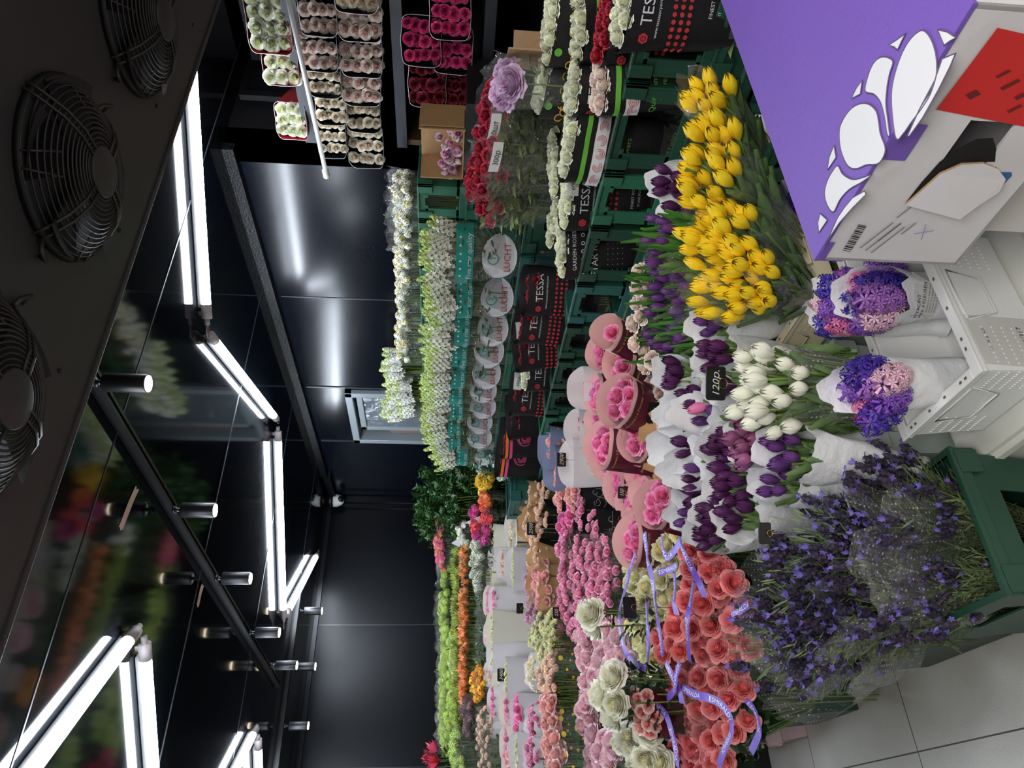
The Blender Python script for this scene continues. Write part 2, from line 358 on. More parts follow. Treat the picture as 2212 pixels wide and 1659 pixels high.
# cooling unit with fans in its underside
ZU = 2.36
cu = thing('cooling_unit', 'large dark grey cooling unit hung under the ceiling with round fan guards underneath', 'cooling unit', (1.0, .75, ZU), (0, 0, math.radians(-1.6)))
m = MB(); m.box((-2.4, -.52, 0), (2.35, .59, .34)); m.box((-2.4, .575, -.004), (2.35, .595, .004)); part('casing', m, M_GREY, cu, False, bevel=.01)
m = MB()
for i in range(12): m.tube([(-2.2 + i * .4, .5 - (i % 2) * .03, -.003), (-2.2 + i * .4, .5 - (i % 2) * .03, 0)], .005, 6)
part('screws', m, M_BLK, cu)
M_WIRE = mat('guard_wire', (50, 48, 44), .4)
for fx in (-.90, -.38, .14, .66, 1.18):
    F = link('fan', None, cu, (fx, .27, 0))
    m = MB(); R = .175
    m.tube([(0, 0, -.012), (0, 0, .0)], R + .004, 40); 
    part('fan_opening', m, mat('fan_dark', (8, 9, 16), .6), F)
    m = MB()
    for k in range(14):
        r = .055 + k * (R - .055) / 13; z = -.055 * (1 - ((k) / 13) ** 2.2) - .012
        m.loop([(r * math.cos(t), r * math.sin(t), z) for t in [i * PI / 18 for i in range(36)]], .0022, 4)
    for k in range(4):
        a = k * PI / 2 + .05
        for s in (-.009, .009):
            pts = [(math.cos(a) * r - math.sin(a) * s, math.sin(a) * r + math.cos(a) * s, -.055 * (1 - max(0, (r - .055) / (R - .055)) ** 2.2) - .016) for r in (.05, .09, .13, .17, R + .012)]
            m.tube(pts, .003, 5)
        for s in (-1, 1):
            b = a + s * .6; m.tube([(math.cos(b) * .12, math.sin(b) * .12, -.052), (math.cos(b + s * .1) * (R + .002), math.sin(b + s * .1) * (R + .002), -.014)], .0025, 5)
    part('guard', m, M_WIRE, F)
    m = MB(); m.tube([(0, 0, -.074), (0, 0, -.06)], .05, 24); part('hub', m, M_GREY, F, bevel=.003)
    m = MB()
    for k in range(5):
        a = k * 2 * PI / 5; m.grid(lambda u, v: (math.cos(a + u * .8) * (.04 + .135 * v), math.sin(a + u * .8) * (.04 + .135 * v), -.016 - .02 * u), 5, 3)
    part('fan_blades', m, mat('fan_blade', (16, 16, 24), .4), F)
    for s in (-1, 1):
        m = MB(); m.tube([(s * (R + .01), 0, -.01), (s * (R + .03), .006, -.012), (s * (R + .045), .016, -.02), (s * (R + .03), .02, -.004)], .005, 6); part('bracket', m, M_WIRE, F)
# security camera in the corner
q = at(716, 1081, 1, YB - .12)
o = thing('security_camera', 'small white dome camera in the back corner under the ceiling', 'camera', (q.x, q.y, ZC - .03), (0, 0, 0))
m = MB(); m.tube([(0, 0, -.03), (0, 0, .03)], [.06, .055], 20); part('mount', m, M_BLK, o)
m = MB(); m.tube([(0, 0, -.03), (0, 0, -.07), (0, 0, -.105), (0, 0, -.125)], [.062, .06, .045, .02], 20); part('shell', m, M_WHITE, o)
m = MB(); m.ell((0, -.03, -.095), (.032, .032, .032), 0, 12, 8); part('lens', m, M_BLK, o)
for i, dx in enumerate((-.03, 0.03)):
    tag(part('wall_cable', (lambda mm: (mm.tube([(q.x + dx, YB - .008, 1.2), (q.x + dx, YB - .008, ZC - .12)], .005, 6), mm)[1])(MB()), M_DARK, None), 'thin black cable running down the back wall from the dome camera, %s one' % ('nearer the left' if i == 0 else 'nearer the right'), 'cable')
# scraps of tape on the ceiling
for (px, py, L_, r_) in ((278, 1098, .17, .15), (432, 1287, .10, .0)):
    q = at(px, py, 2, ZC - .002); m = MB(); m.grid(lambda u, v: (q.x + (u - .5) * L_ + .006 * math.sin(v * 9), q.y + (v - .5) * .035 + r_ * (u - .5) * .2, ZC - .0015 - .01 * max(0, u - .7)), 6, 4)
    tag(part('tape_scrap', m, mat('masking_tape', (205, 180, 160), .7), None), 'torn scrap of beige tape stuck to the ceiling, %s' % ('longer, near the first spot lamps' if L_ > .12 else 'shorter, farther back'), 'tape')
# white pole leaning in front of the shelves
a, b = at(610, -60, 0, 2.84), at(705, 378, 0, 2.80)
o = thing('white_pole', 'long white plastic pole with a rounded end cap slanting across the rose shelf', 'pole', a)
m = MB(); m.tube([(0, 0, 0), b - a], .011, 12); part('tube', m, M_WHITE, o)
d = (b - a).normalized(); m = MB(); m.tube([(b - a) - d * .03, (b - a) + d * .01, (b - a) + d * .018], [.017, .017, .01], 12); part('end_cap', m, mat('cream_cap', (226, 222, 208), .4), o)

# ---------------------------------------------------------------- flower prototypes
def petal_ring(m, n, r, h, zb, wid, curl, a0, rng, mi=0, nu=3, nv=3, cup=.55, droop=0, edge=False):
    for k in range(n):
        a = a0 + 2 * PI * k / n + rng.uniform(-.15, .15); rr = r * rng.uniform(.9, 1.1); hh = h * rng.uniform(.93, 1.07)
        def fn(u, v):
            s = 2 * u - 1
            ww = wid * (math.sin(PI * min(1, .25 + v * .62))) 
            ra = rr * (.25 + .75 * v ** cup) + curl * v ** 4
            z = zb + (hh - zb) * v - droop * v ** 5 - .12 * r * s * s * v
            t = a + s * ww
            return (ra * math.cos(t) * (1 - .04 * s * s), ra * math.sin(t), z)
        m.grid(fn, nu, nv, mi)
        if edge:
            for q in range(nu): m.m[-1 - q] = 2
def rose_mb(R, seed, full=1.0, ruffle=0):
    rng = random.Random(seed); m = MB()
    m.ell((0, 0, -.05 * R), (.3 * R, .3 * R, .42 * R), 1, 7, 5)
    sp = ((3, .12, .62, 1.3, .0, 1), (4, .21, .62, 1.1, .03, 1), (4, .31, .59, 1.1, .04, 1), (5, .42, .54, .95, .05, 1), (5, .53, .46, .9, .06, 0), (5, .65, .36, .9, .08, 0), (6, .76, .24, .8, .09, 0), (6, .86, .09, .8, .10, 0), (5, .92, -.08, .85, .12, 0))
    for k, (n_, r_, h_, w_, c_, mi_) in enumerate(sp if full >= 1 else sp[:7]):
        petal_ring(m, n_, r_ * R, h_ * R, -.45 * R, w_, c_ * R, rng.random() * 6, rng, mi_, nv=4, cup=.42, edge=k > 0, droop=max(0, k - 5) * .05 * R)
    if ruffle:
        m.v = [(x + ruffle * R * math.sin(z * 90 / R * .02 + y * 170), y + ruffle * R * math.sin(x * 190 + 1), z) for x, y, z in m.v]
    return m
PROTO = {}
def roses(key, outer, inner, R=.032, full=1.0, ruffle=0, vary=.1, nvar=4):
    if key in PROTO: return PROTO[key]
    mo = mat('petal_' + key, outer, .62, vary=vary, spec=.25); mi = mat('heart_' + key, inner, .62, vary=vary, spec=.25)
    ml = mat('edge_' + key, tuple(int(c + (255 - c) * (.42 if c > 150 else .22)) for c in outer), .6, vary=vary, spec=.25)
    PROTO[key] = [rose_mb(R, hash_(key) + i, full, ruffle).mesh('rose_head', [mo, mi, ml]) for i in range(nvar)]
    return PROTO[key]
def hash_(s): return sum(ord(c) * (i + 3) for i, c in enumerate(s))
M_LEAF = mat('leaf_green', (70, 104, 52), .45, vary=.18, noise=.2, nscale=30)
M_LEAFD = mat('leaf_dark', (38, 66, 34), .4, vary=.2, noise=.2, nscale=30)
M_STEM = mat('stem_green', (108, 132, 62), .5, vary=.15)
M_TLEAF = mat('tulip_leaf', (112, 142, 88), .45, vary=.12, noise=.15, nscale=20)
M_ROSELEAF = mat('rose_leaf', (136, 150, 100), .5, vary=.15, noise=.25, nscale=30)
def leaf(m, p, d, L, W, mi=0, fold=.2, nv=4, bend=.3):
    p = Vector(p); d = Vector(d).normalized(); s = d.cross(Vector((0, 0, 1)))
    if s.length < .1: s = Vector((1, 0, 0))
    s.normalize(); n = s.cross(d)
    m.grid(lambda u, v: p + d * (L * v) - Vector((0, 0, 1)) * bend * L * v * v + s * (W * (u - .5) * (math.sin(PI * min(1, .08 + v * .92)) + .05)) + n * (fold * W * abs(2 * u - 1)), 2, nv, mi)
def tulip_mb(R, H, seed, sl=.16, leaves=2, fringe=0, opened=.0, big=1.0):
    rng = random.Random(seed); m = MB()
    for lay in (0, 1):
        for k in range(3):
            a = 2 * PI * k / 3 + lay * PI / 3 + rng.uniform(-.1, .1); sc = (.93 if lay else 1.02)
            def fn(u, v):
                s = 2 * u - 1; prof = math.sin(PI * (.10 + .70 * v)) * (1 - .45 * max(0, v - .7) / .3 * (1 - opened)) + opened * v * .2
                w = .98 * (1 - max(0, v - .5) ** 1.8 * 3.1)
                w = max(w, .03); t = a + s * w
                fr = fringe * rng.uniform(-1, 1) if v > .6 else 0
                return (R * sc * prof * math.cos(t) + fr, R * sc * prof * math.sin(t) + fr, H * v * (1 - .06 * s * s) + fr)
            m.grid(fn, 4, 5, 0)
    bx_, by_ = rng.uniform(-.01, .01), rng.uniform(-.01, .01)
    m.tube([(0, 0, .004), (bx_ * .3, by_ * .3, -sl * .5), (bx_, by_, -sl)], .0035, 5, 1)
    for k in range(leaves):
        a = rng.random() * 6.28; L = rng.uniform(.11, .17) * big
        leaf(m, (bx_, by_, -sl * rng.uniform(.75, 1.0)), (math.cos(a) * .25, math.sin(a) * .25, 1), L, .032 * big, 2, .35, 5, rng.uniform(-.05, .12))
    return m
def tulips(key, rgb, R=.0175, H=.062, n=5, vary=.12, leaves=2, fringe=0, sl=.16, noise=.12, rgb2=None):
    if key in PROTO: return PROTO[key]
    mo = mat('tulip_petal_' + key, rgb, .42, vary=vary, noise=noise, nscale=25, spec=.35)
    PROTO[key] = [tulip_mb(R, H, hash_(key) + i, sl, leaves, fringe).mesh('tulip', [mo, M_STEM, M_TLEAF]) for i in range(n)]
    return PROTO[key]
def star(m, c, d, r, np_, mi, L=1.0, w=.35):
    c = Vector(c); d = Vector(d).normalized(); a = d.orthogonal().normalized(); b = d.cross(a)
    for k in range(np_):
        t = 2 * PI * k / np_; e = a * math.cos(t) + b * math.sin(t); f_ = a * -math.sin(t) + b * math.cos(t)
        m.quad([c, c + e * r * .55 + f_ * r * w + d * r * .25, c + e * r + d * r * .1 * L, c + e * r * .55 - f_ * r * w + d * r * .25], mi)
def hyacinth_mb(seed):
    rng = random.Random(seed); m = MB(); m.tube([(0, 0, -.05), (0, 0, .05)], .005, 6, 1); m.ell((0, 0, .025), (.012, .012, .035), 0, 8, 6)
    for i in range(40):
        h = i / 40; z = .075 - h * .085; a = i * 2.4; r = .010 + .014 * math.sin(PI * min(1, h * .9 + .08))
        d = Vector((math.cos(a), math.sin(a), .55 - h * .7)); c = Vector((math.cos(a) * r, math.sin(a) * r, z))
        m.tube([c - d * .008, c + d * .006], [.003, .0045], 5, 0, False)
        star(m, c + d * .006, d, .0135, 6, 0, -.8, .2)
    return m
def hyas(key, rgb):
    key = 'hya_' + key
    if key in PROTO: return PROTO[key]
    mo = mat('hyacinth_' + key, rgb, .5, vary=.12, noise=.25, nscale=90)
    PROTO[key] = [hyacinth_mb(hash_(key) + i).mesh('hyacinth_spike', [mo, M_STEM]) for i in range(3)]
    return PROTO[key]
def blob_mb(R, seed, nfl, fr, elong=1.0, np_=5, bare=False):
    rng = random.Random(seed); m = MB()
    for i in range(nfl):
        z = 1 - 1.55 * (i + .5) / nfl; r = math.sqrt(max(0, 1 - z * z)); a = i * 2.4
        d = Vector((r * math.cos(a), r * math.sin(a), z)); k = R * rng.uniform(.8, 1.08)
        star(m, (d.x * k, d.y * k, d.z * k * elong), d, fr * rng.uniform(.8, 1.2), np_, 0 if rng.random() < .8 else 1, 1, .4)
    m.ell((0, 0, 0), (R * .82, R * .82, R * .82 * elong), 2, 8, 6)
    return m
def blobs(key, c0, c1, c2, R=.025, nfl=40, fr=.01, elong=1.0, np_=5, name='flower_head', vary=.12):
    if key in PROTO: return PROTO[key]
    ms = [mat('bloom_%s_%d' % (key, i), c, .6, vary=vary, spec=.25) for i, c in enumerate((c0, c1, c2))]
    PROTO[key] = [blob_mb(R, hash_(key) + i, nfl, fr, elong, np_).mesh(name, ms) for i in range(3)]
    return PROTO[key]
def spike_mb(seed, H, r, nf, fr, cbud=True):
    """an upright spike of round florets (stock, snapdragon)"""
    rng = random.Random(seed); m = MB()
    for i in range(nf):
        h = i / nf; a = i * 2.4; rr = r * (.35 + .65 * min(1, (1 - h) * 2.2)); z = H * h
        d = Vector((math.cos(a), math.sin(a), .5))
        mi = 1 if h > .72 else 0
        star(m, (rr * math.cos(a), rr * math.sin(a), z), d, fr * (1.1 - .55 * h), 5, mi, 1, .34)
        star(m, (rr * .8 * math.cos(a), rr * .8 * math.sin(a), z + .004), Vector((math.cos(a + .5), math.sin(a + .5), 1.2)), fr * (.9 - .45 * h), 5, mi, 1, .34)
    m.tube([(0, 0, -.1), (0, 0, H)], [.004, r * .3], 6, 2)
    return m
def spikes(key, c0, c1, H=.11, r=.016, nf=34, fr=.015):
    if key in PROTO: return PROTO[key]
    ms = [mat('spike_' + key, c0, .55, vary=.08), mat('spike_bud_' + key, c1, .55, vary=.1), M_STEM]
    PROTO[key] = [spike_mb(hash_(key) + i, H, r, nf, fr).mesh('flower_spike', ms) for i in range(3)]
    return PROTO[key]
def tuft_mb(seed, L, n, w, spread):
    rng = random.Random(seed); m = MB()
    for i in range(n):
        a = rng.random() * 6.28; s = rng.random() ** .6 * spread
        leaf(m, (math.cos(a) * s * .01, math.sin(a) * s * .01, 0), (math.cos(a) * s, math.sin(a) * s, 1), L * rng.uniform(.7, 1.1), w, 0, .1, 3, rng.uniform(0, .25))
    return m
def tufts(key, rgb, L=.06, n=26, w=.005, spread=.9, name='flower_tuft'):
    if key in PROTO: return PROTO[key]
    mo = mat('tuft_' + key, rgb, .5, vary=.15, noise=.2)
    PROTO[key] = [tuft_mb(hash_(key) + i, L, n, w, spread).mesh(name, [mo]) for i in range(3)]
    return PROTO[key]
def branch_mb(seed, L, n, ll, lw, spread=.5, round_=0):
    rng = random.Random(seed); m = MB(); ax, ay = rng.uniform(-.2, .2), rng.uniform(-.2, .2)
    P = lambda t: Vector((ax * t * t * L, ay * t * t * L, L * t - L))
    m.tube([P(0), P(.5), P(1)], [.003, .002, .001], 4, 1, False)
    for i in range(n):
        t = .3 + .7 * i / n; a = i * 2.4 + rng.uniform(-.4, .4)
        leaf(m, P(t), (math.cos(a), math.sin(a), spread), ll * rng.uniform(.75, 1.15), lw, 0, .15, 3, .15)
    return m
def branches(key, rgb, L=.3, n=26, ll=.045, lw=.018, spread=.6, name='leafy_branch'):
    if key in PROTO: return PROTO[key]
    mo = mat('branch_' + key, rgb, .35, vary=.2, noise=.2)
    PROTO[key] = [branch_mb(hash_(key) + i, L, n, ll, lw, spread).mesh(name, [mo, M_STEM]) for i in range(4)]
    return PROTO[key]
def lav_mb(seed, L):
    rng = random.Random(seed); m = MB(); ax, ay = rng.uniform(-.12, .12), rng.uniform(-.12, .12)
    P = lambda t: Vector((ax * t * t * L, ay * t * t * L, L * (t - 1)))
    m.tube([P(0), P(.5), P(1)], .0018, 4, 1, False)
    for i in range(22):
        t = .12 + .74 * i / 22; a = i * 2.4
        leaf(m, P(t), (math.cos(a) * .6, math.sin(a) * .6, 1), .042, .006, 1, .1, 2, .1)
    top = P(1); m.tube([top + Vector((0, 0, -.004)), top + Vector((0, 0, .012)), top + Vector((0, 0, .034)), top + Vector((0, 0, .042))], [.004, .0075, .0065, .002], 7, 0)
    for i in range(16):
        a = i * 2.4; z = .002 + .0024 * i
        star(m, top + Vector((.0075 * math.cos(a), .0075 * math.sin(a), z)), (math.cos(a), math.sin(a), .6), .005, 4, 0, 1, .5)
    for i in range(3):
        a = rng.random() * 6.28
        leaf(m, top + Vector((0, 0, .04)), (math.cos(a) * .8, math.sin(a) * .8, 1), .017, .007, 2, .2, 2, .1)
    for i in range(2):
        a = rng.random() * 6.28; z = rng.uniform(-.02, .03)
        star(m, top + Vector((.010 * math.cos(a), .010 * math.sin(a), z)), (math.cos(a), math.sin(a), .4), .008, 5, 2, 1, .3)
    return m

# ---------------------------------------------------------------- wrapping sleeves
class Sleeve:
    def __init__(s, w0, d0, w1, d1, z0, h, n=2.2, up=.0, down=.0, crumple=.003, seed=0, rag=0.0):
        s.w0, s.d0, s.w1, s.d1, s.z0, s.h, s.n, s.up, s.down, s.c, s.rag = w0, d0, w1, d1, z0, h, n, up, down, crumple, rag
        s.p = random.Random(seed).uniform(0, 6)
    def cr(s, x, z): return s.c * (math.sin(31 * x + 9 * z + s.p) * math.sin(17 * z + s.p * 2) + .6 * math.sin(67 * x - 23 * z + s.p))
    def pt(s, a, t):
        w = s.w0 + (s.w1 - s.w0) * t; d = s.d0 + (s.d1 - s.d0) * t; c, q = math.cos(a), math.sin(a); e = 2 / s.n
        x = w / 2 * math.copysign(abs(c) ** e, c); y = d / 2 * math.copysign(abs(q) ** e, q)
        rim = s.up * max(0, q) ** 1.3 - s.down * max(0, -q) ** 1.3
        z = s.z0 + s.h * t + rim * t * t + s.rag * t ** 3 * (math.sin(a * 7 + s.p) + .6 * math.sin(a * 13 + s.p))
        k = s.cr(x, z); g = max(t, .2)
        return Vector((x + k * c, y + k * g, z))
    def front(s, x, z):
        t = max(0, min(1.1, (z - s.z0) / s.h)); w = s.w0 + (s.w1 - s.w0) * t; d = s.d0 + (s.d1 - s.d0) * t
        xn = min(.985, abs(2 * x / w)); y = -d / 2 * (1 - xn ** s.n) ** (1 / s.n)
        return Vector((x, y + s.cr(x, z) * max(t, .2) - .0035, z))
    def mesh(s, mi=0, nu=40, nv=8):
        m = MB(); m.grid(lambda u, v: s.pt(2 * PI * u, v), nu, nv, mi, True); return m

M_KRAFT = mat('kraft_paper', (196, 156, 108), .75, noise=.08, nscale=12, bump=.5, bscale=25)
M_PAPER = mat('white_paper', (233, 234, 236), .7, bump=.5, bscale=22)
M_TISSUE = mat('white_tissue', (240, 241, 244), .65, bump=.7, bscale=26)
M_LBOARD = mat('pale_board', (226, 220, 222), .7, bump=.15, bscale=60)
M_PINKP = mat('pink_board', (244, 200, 196), .6)
M_BURG = mat('burgundy_print', (92, 30, 50), .35)
M_GOLD = mat('gold_print', (196, 168, 84), .5)
M_BSLV = mat('black_board', (20, 20, 22), .45, bump=.15, bscale=160)
M_LIME = mat('lime_print', (104, 178, 60), .5)
M_REDP = mat('red_print', (196, 52, 62), .5)
M_WP = mat('white_print', (226, 226, 226), .5)
M_TEAL = mat('teal_print', (34, 150, 134), .4)
M_ORNG = mat('orange_print', (244, 122, 50), .5)
M_PNKP = mat('pink_print', (226, 84, 140), .5)
M_PURP = mat('purple_ribbon', (112, 82, 190), .35)
M_FILM = film('clear_film')
M_FILM2 = film('clear_film_dotted', (240, 242, 240), .06, .04, dots=75)
M_SMOKE = film('smoky_film', (70, 70, 72), .5, .16)
M_DISC = mat('printed_white_disc', (224, 226, 226), .45)

def facing(p, extra=0.0):
    """turn the bunch's front (local -y) towards where people stand (the aisle)"""
    return math.atan2(p.y, p.x) - PI / 2 + extra
def lean(dv, rz):
    """turn by rz about the stem, then lean the stem from upright onto dv"""
    return (Vector((0, 0, 1)).rotation_difference(dv) @ Euler((0, 0, rz)).to_quaternion()).to_euler()
def disc_spots(rx, ry, s, rng, square=False, jit=.18):
    out = []; j = 0; y = -ry
    while y <= ry + 1e-6:
        x = -rx + (s / 2 if (j % 2 and not square) else 0)
        while x <= rx + 1e-6:
            if square or (x / (rx + s * .2)) ** 2 + (y / (ry + s * .2)) ** 2 <= 1: out.append((x + rng.uniform(-jit, jit) * s, y + rng.uniform(-jit, jit) * s))
            x += s
        y += s * (1 if square else .87); j += 1
    return out
SEED = [100]
def bunch(name, label, cat, group, top, w, d, H, heads, gap, hname='rose_head', dome=.03, rot=None, tilt=(0, 0), leaves=None, nleaf=14, stems=True,
          square=False, sc=1.0, jz=.008, spread=.35, lleaf=.05, dense_z=0.0, base_rot=None, face=None, leafz=(.03, .22)):
    if face is None: face = .26 if hname == 'rose_head' else 0.0
    """heads packed over an ellipse w x d at height H above the root, leaning and domed"""
    SEED[0] += 1; rng = random.Random(SEED[0]); top = Vector(top)
    rz = facing(top) if rot is None else rot
    R = Euler((tilt[0], tilt[1], rz)); off = R.to_matrix() @ Vector((0, 0, H))
    if base_rot is not None: R = base_rot; off = R.to_matrix() @ Vector((0, 0, H))
    o = thing(name, label, cat, top - off, R, group)
    gap *= .84
    sp = disc_spots(w / 2 - gap * .12, d / 2 - gap * .12, gap, rng, square)
    if not sp: sp = [(0, 0)]
    for x, y in sp:
        q = (x / (w / 2)) ** 2 + (y / (d / 2)) ** 2
        z = H + dome * (1 - q) + rng.uniform(-jz, jz) - dense_z * rng.random()
        ho = link(hname, rng.choice(heads), o, (x, y, z), (-y / (d / 2) * spread + face + rng.uniform(-.12, .12), x / (w / 2) * spread + rng.uniform(-.12, .12), rng.uniform(0, 6.28)), sc * rng.uniform(.9, 1.08))
        ho.rotation_mode = 'ZYX'
    if stems:
        m = MB()
        for x, y in sp[::max(1, len(sp) // 14)]:
            m.tube([(x * .35, y * .35, 0), (x * .6, y * .6, H * .6), (x, y, H - .01)], .003, 4, 0, False)
        part('stems', m, M_STEM, o)
    if leaves:
        m = MB()
        for i in range(nleaf):
            a = rng.random() * 6.28; k = rng.uniform(.5, .95); zz_ = H - rng.uniform(*leafz)
            f_ = .45 + .5 * zz_ / H
            leaf(m, (w / 2 * k * f_ * math.cos(a), d / 2 * k * f_ * math.sin(a), zz_), (math.cos(a) * .5, math.sin(a) * .5, rng.uniform(.1, 1)), lleaf * rng.uniform(.7, 1.2), lleaf * .55, 0, .2, 3, .3)
        part('foliage', m, leaves, o)
    return o, rng
def sleeve_on(o, s, mats_, deco=None, name='paper_sleeve', nu=40, nv=8, dname='printed_marks', label=None):
    sl = part(name, s.mesh(0, nu, nv), mats_ if isinstance(mats_, list) else [mats_], o, label=label)
    if deco:
        m = MB(); dm = deco(m, s)
        part(dname, m, dm, sl, False)
    return sl

# colours of roses
R_HOT = roses('hot_pink', (246, 142, 180), (242, 124, 168), .034, ruffle=.03)
R_CORAL = roses('coral', (250, 140, 142), (247, 124, 126), .041, ruffle=.03, vary=.1)
R_LPINK = roses('light_pink', (244, 194, 204), (240, 178, 192), .047, ruffle=.035)
R_CREAM = roses('cream', (248, 246, 220), (246, 240, 196), .054, ruffle=.03)
R_YEL = roses('yellow_heart', (244, 242, 186), (250, 226, 140), .040)
R_BLUSH = roses('blush', (246, 236, 204), (242, 208, 190), .030)
R_PALE = roses('pale_pink', (248, 226, 210), (244, 202, 196), .032)
R_WHITE = roses('greenish_white', (242, 244, 214), (232, 238, 178), .028)
R_MAG = roses('magenta', (206, 34, 112), (168, 16, 84), .029)
R_RED = roses('dark_red', (142, 10, 30), (96, 4, 18), .030)
R_CRIM = roses('crimson', (170, 18, 48), (120, 8, 34), .030)
R_SPRP = roses('spray_pink', (246, 160, 194), (238, 122, 170), .026, full=.9, ruffle=.02)
R_SPRS = roses('spray_salmon', (252, 186, 178), (252, 168, 148), .032, ruffle=.03)
R_SPRH = roses('spray_peach', (252, 220, 192), (250, 196, 160), .022, full=.9)
R_SPRL = roses('spray_lilac', (226, 168, 196), (200, 130, 170), .019, full=.5)
R_SPRC = roses('spray_cream', (240, 240, 186), (226, 232, 140), .016, full=.5)
R_PEONY = [q for k_, c_ in enumerate(((240, 204, 218), (232, 166, 200), (244, 222, 222))) for q in roses('peony%d' % k_, c_, tuple(int(v * .97) for v in c_), .024, full=.5, nvar=2)]
R_LIL = roses('lilac_peony', (222, 170, 220), (214, 156, 212), .06, ruffle=.05)
T_YEL = tulips('yellow', (253, 216, 40), .0185, .074, vary=.06)
T_PUR = tulips('purple', (82, 34, 82), .0175, .064, vary=.22)
T_PURL = tulips('purple_leafy', (98, 56, 120), .015, .058, vary=.2, leaves=4)
T_WHI = tulips('white', (240, 240, 222), .0195, .060, vary=.04, noise=.05)
T_FRI = tulips('fringed', (148, 84, 124), .02, .058, vary=.15, fringe=.0035)
T_PNK = tulips('pink', (238, 130, 180), .018, .066)
H_BLU = hyas('blue', (66, 44, 160)); H_PUR = hyas('purple', (130, 78, 190)); H_PNK = hyas('pink', (232, 120, 180)); H_LPK = hyas('palepink', (246, 200, 220)); H_LIL = hyas('lilac', (176, 116, 206))

# ---------------------------------------------------------------- stands, crates
M_CR = mat('crate_green', (32, 70, 54), .42, noise=.12, nscale=5)
M_CR2 = mat('crate_green_light', (42, 102, 76), .42, noise=.1, nscale=5)
M_CRB = mat('crate_bluegreen', (40, 92, 84), .42, noise=.1, nscale=5)
M_CRW = mat('crate_white', (240, 241, 240), .35)
M_CRBG = mat('crate_beige', (232, 220, 188), .4, noise=.04)
M_CRP = mat('crate_pale_green', (212, 224, 218), .38)
def ring(m, a, b, za, zb_, th, gap=None, gy=None):
    """four walls between rectangle a (x0,x1,y0,y1) at za and b at zb; gap = half width of a hole in the x-facing and y-facing walls"""
    (p0, p1, q0, q1), (r0, r1, s0, s1) = a, b
    def wall(A, B, Ai, Bi, g):
        # A,B outer bottom-line ends and inner; each a pair (bottom pt, top pt)
        def L(P, Q, t): return [P[i] + (Q[i] - P[i]) * t for i in range(3)]
        segs = [(0, 1)] if not g else [(0, .5 - g), (.5 + g, 1)]
        for t0, t1 in segs:
            m.hexa([L(A[0], B[0], t0), L(A[0], B[0], t1), L(Ai[0], Bi[0], t1), L(Ai[0], Bi[0], t0), L(A[1], B[1], t0), L(A[1], B[1], t1), L(Ai[1], Bi[1], t1), L(Ai[1], Bi[1], t0)])
    c = lambda x, y, x2, y2: ((x, y, za), (x2, y2, zb_))
    wall(c(p0, q0, r0, s0), c(p1, q0, r1, s0), c(p0, q0 + th, r0, s0 + th), c(p1, q0 + th, r1, s0 + th), gy)
    wall(c(p1, q1, r1, s1), c(p0, q1, r0, s1), c(p1, q1 - th, r1, s1 - th), c(p0, q1 - th, r0, s1 - th), gy)
    q0, q1, s0, s1 = q0 + th, q1 - th, s0 + th, s1 - th
    wall(c(p0, q1, r0, s1), c(p0, q0, r0, s0), c(p0 + th, q1, r0 + th, s1), c(p0 + th, q0, r0 + th, s0), gap)
    wall(c(p1, q0, r1, s0), c(p1, q1, r1, s1), c(p1 - th, q0, r1 - th, s0), c(p1 - th, q1, r1 - th, s1), gap)
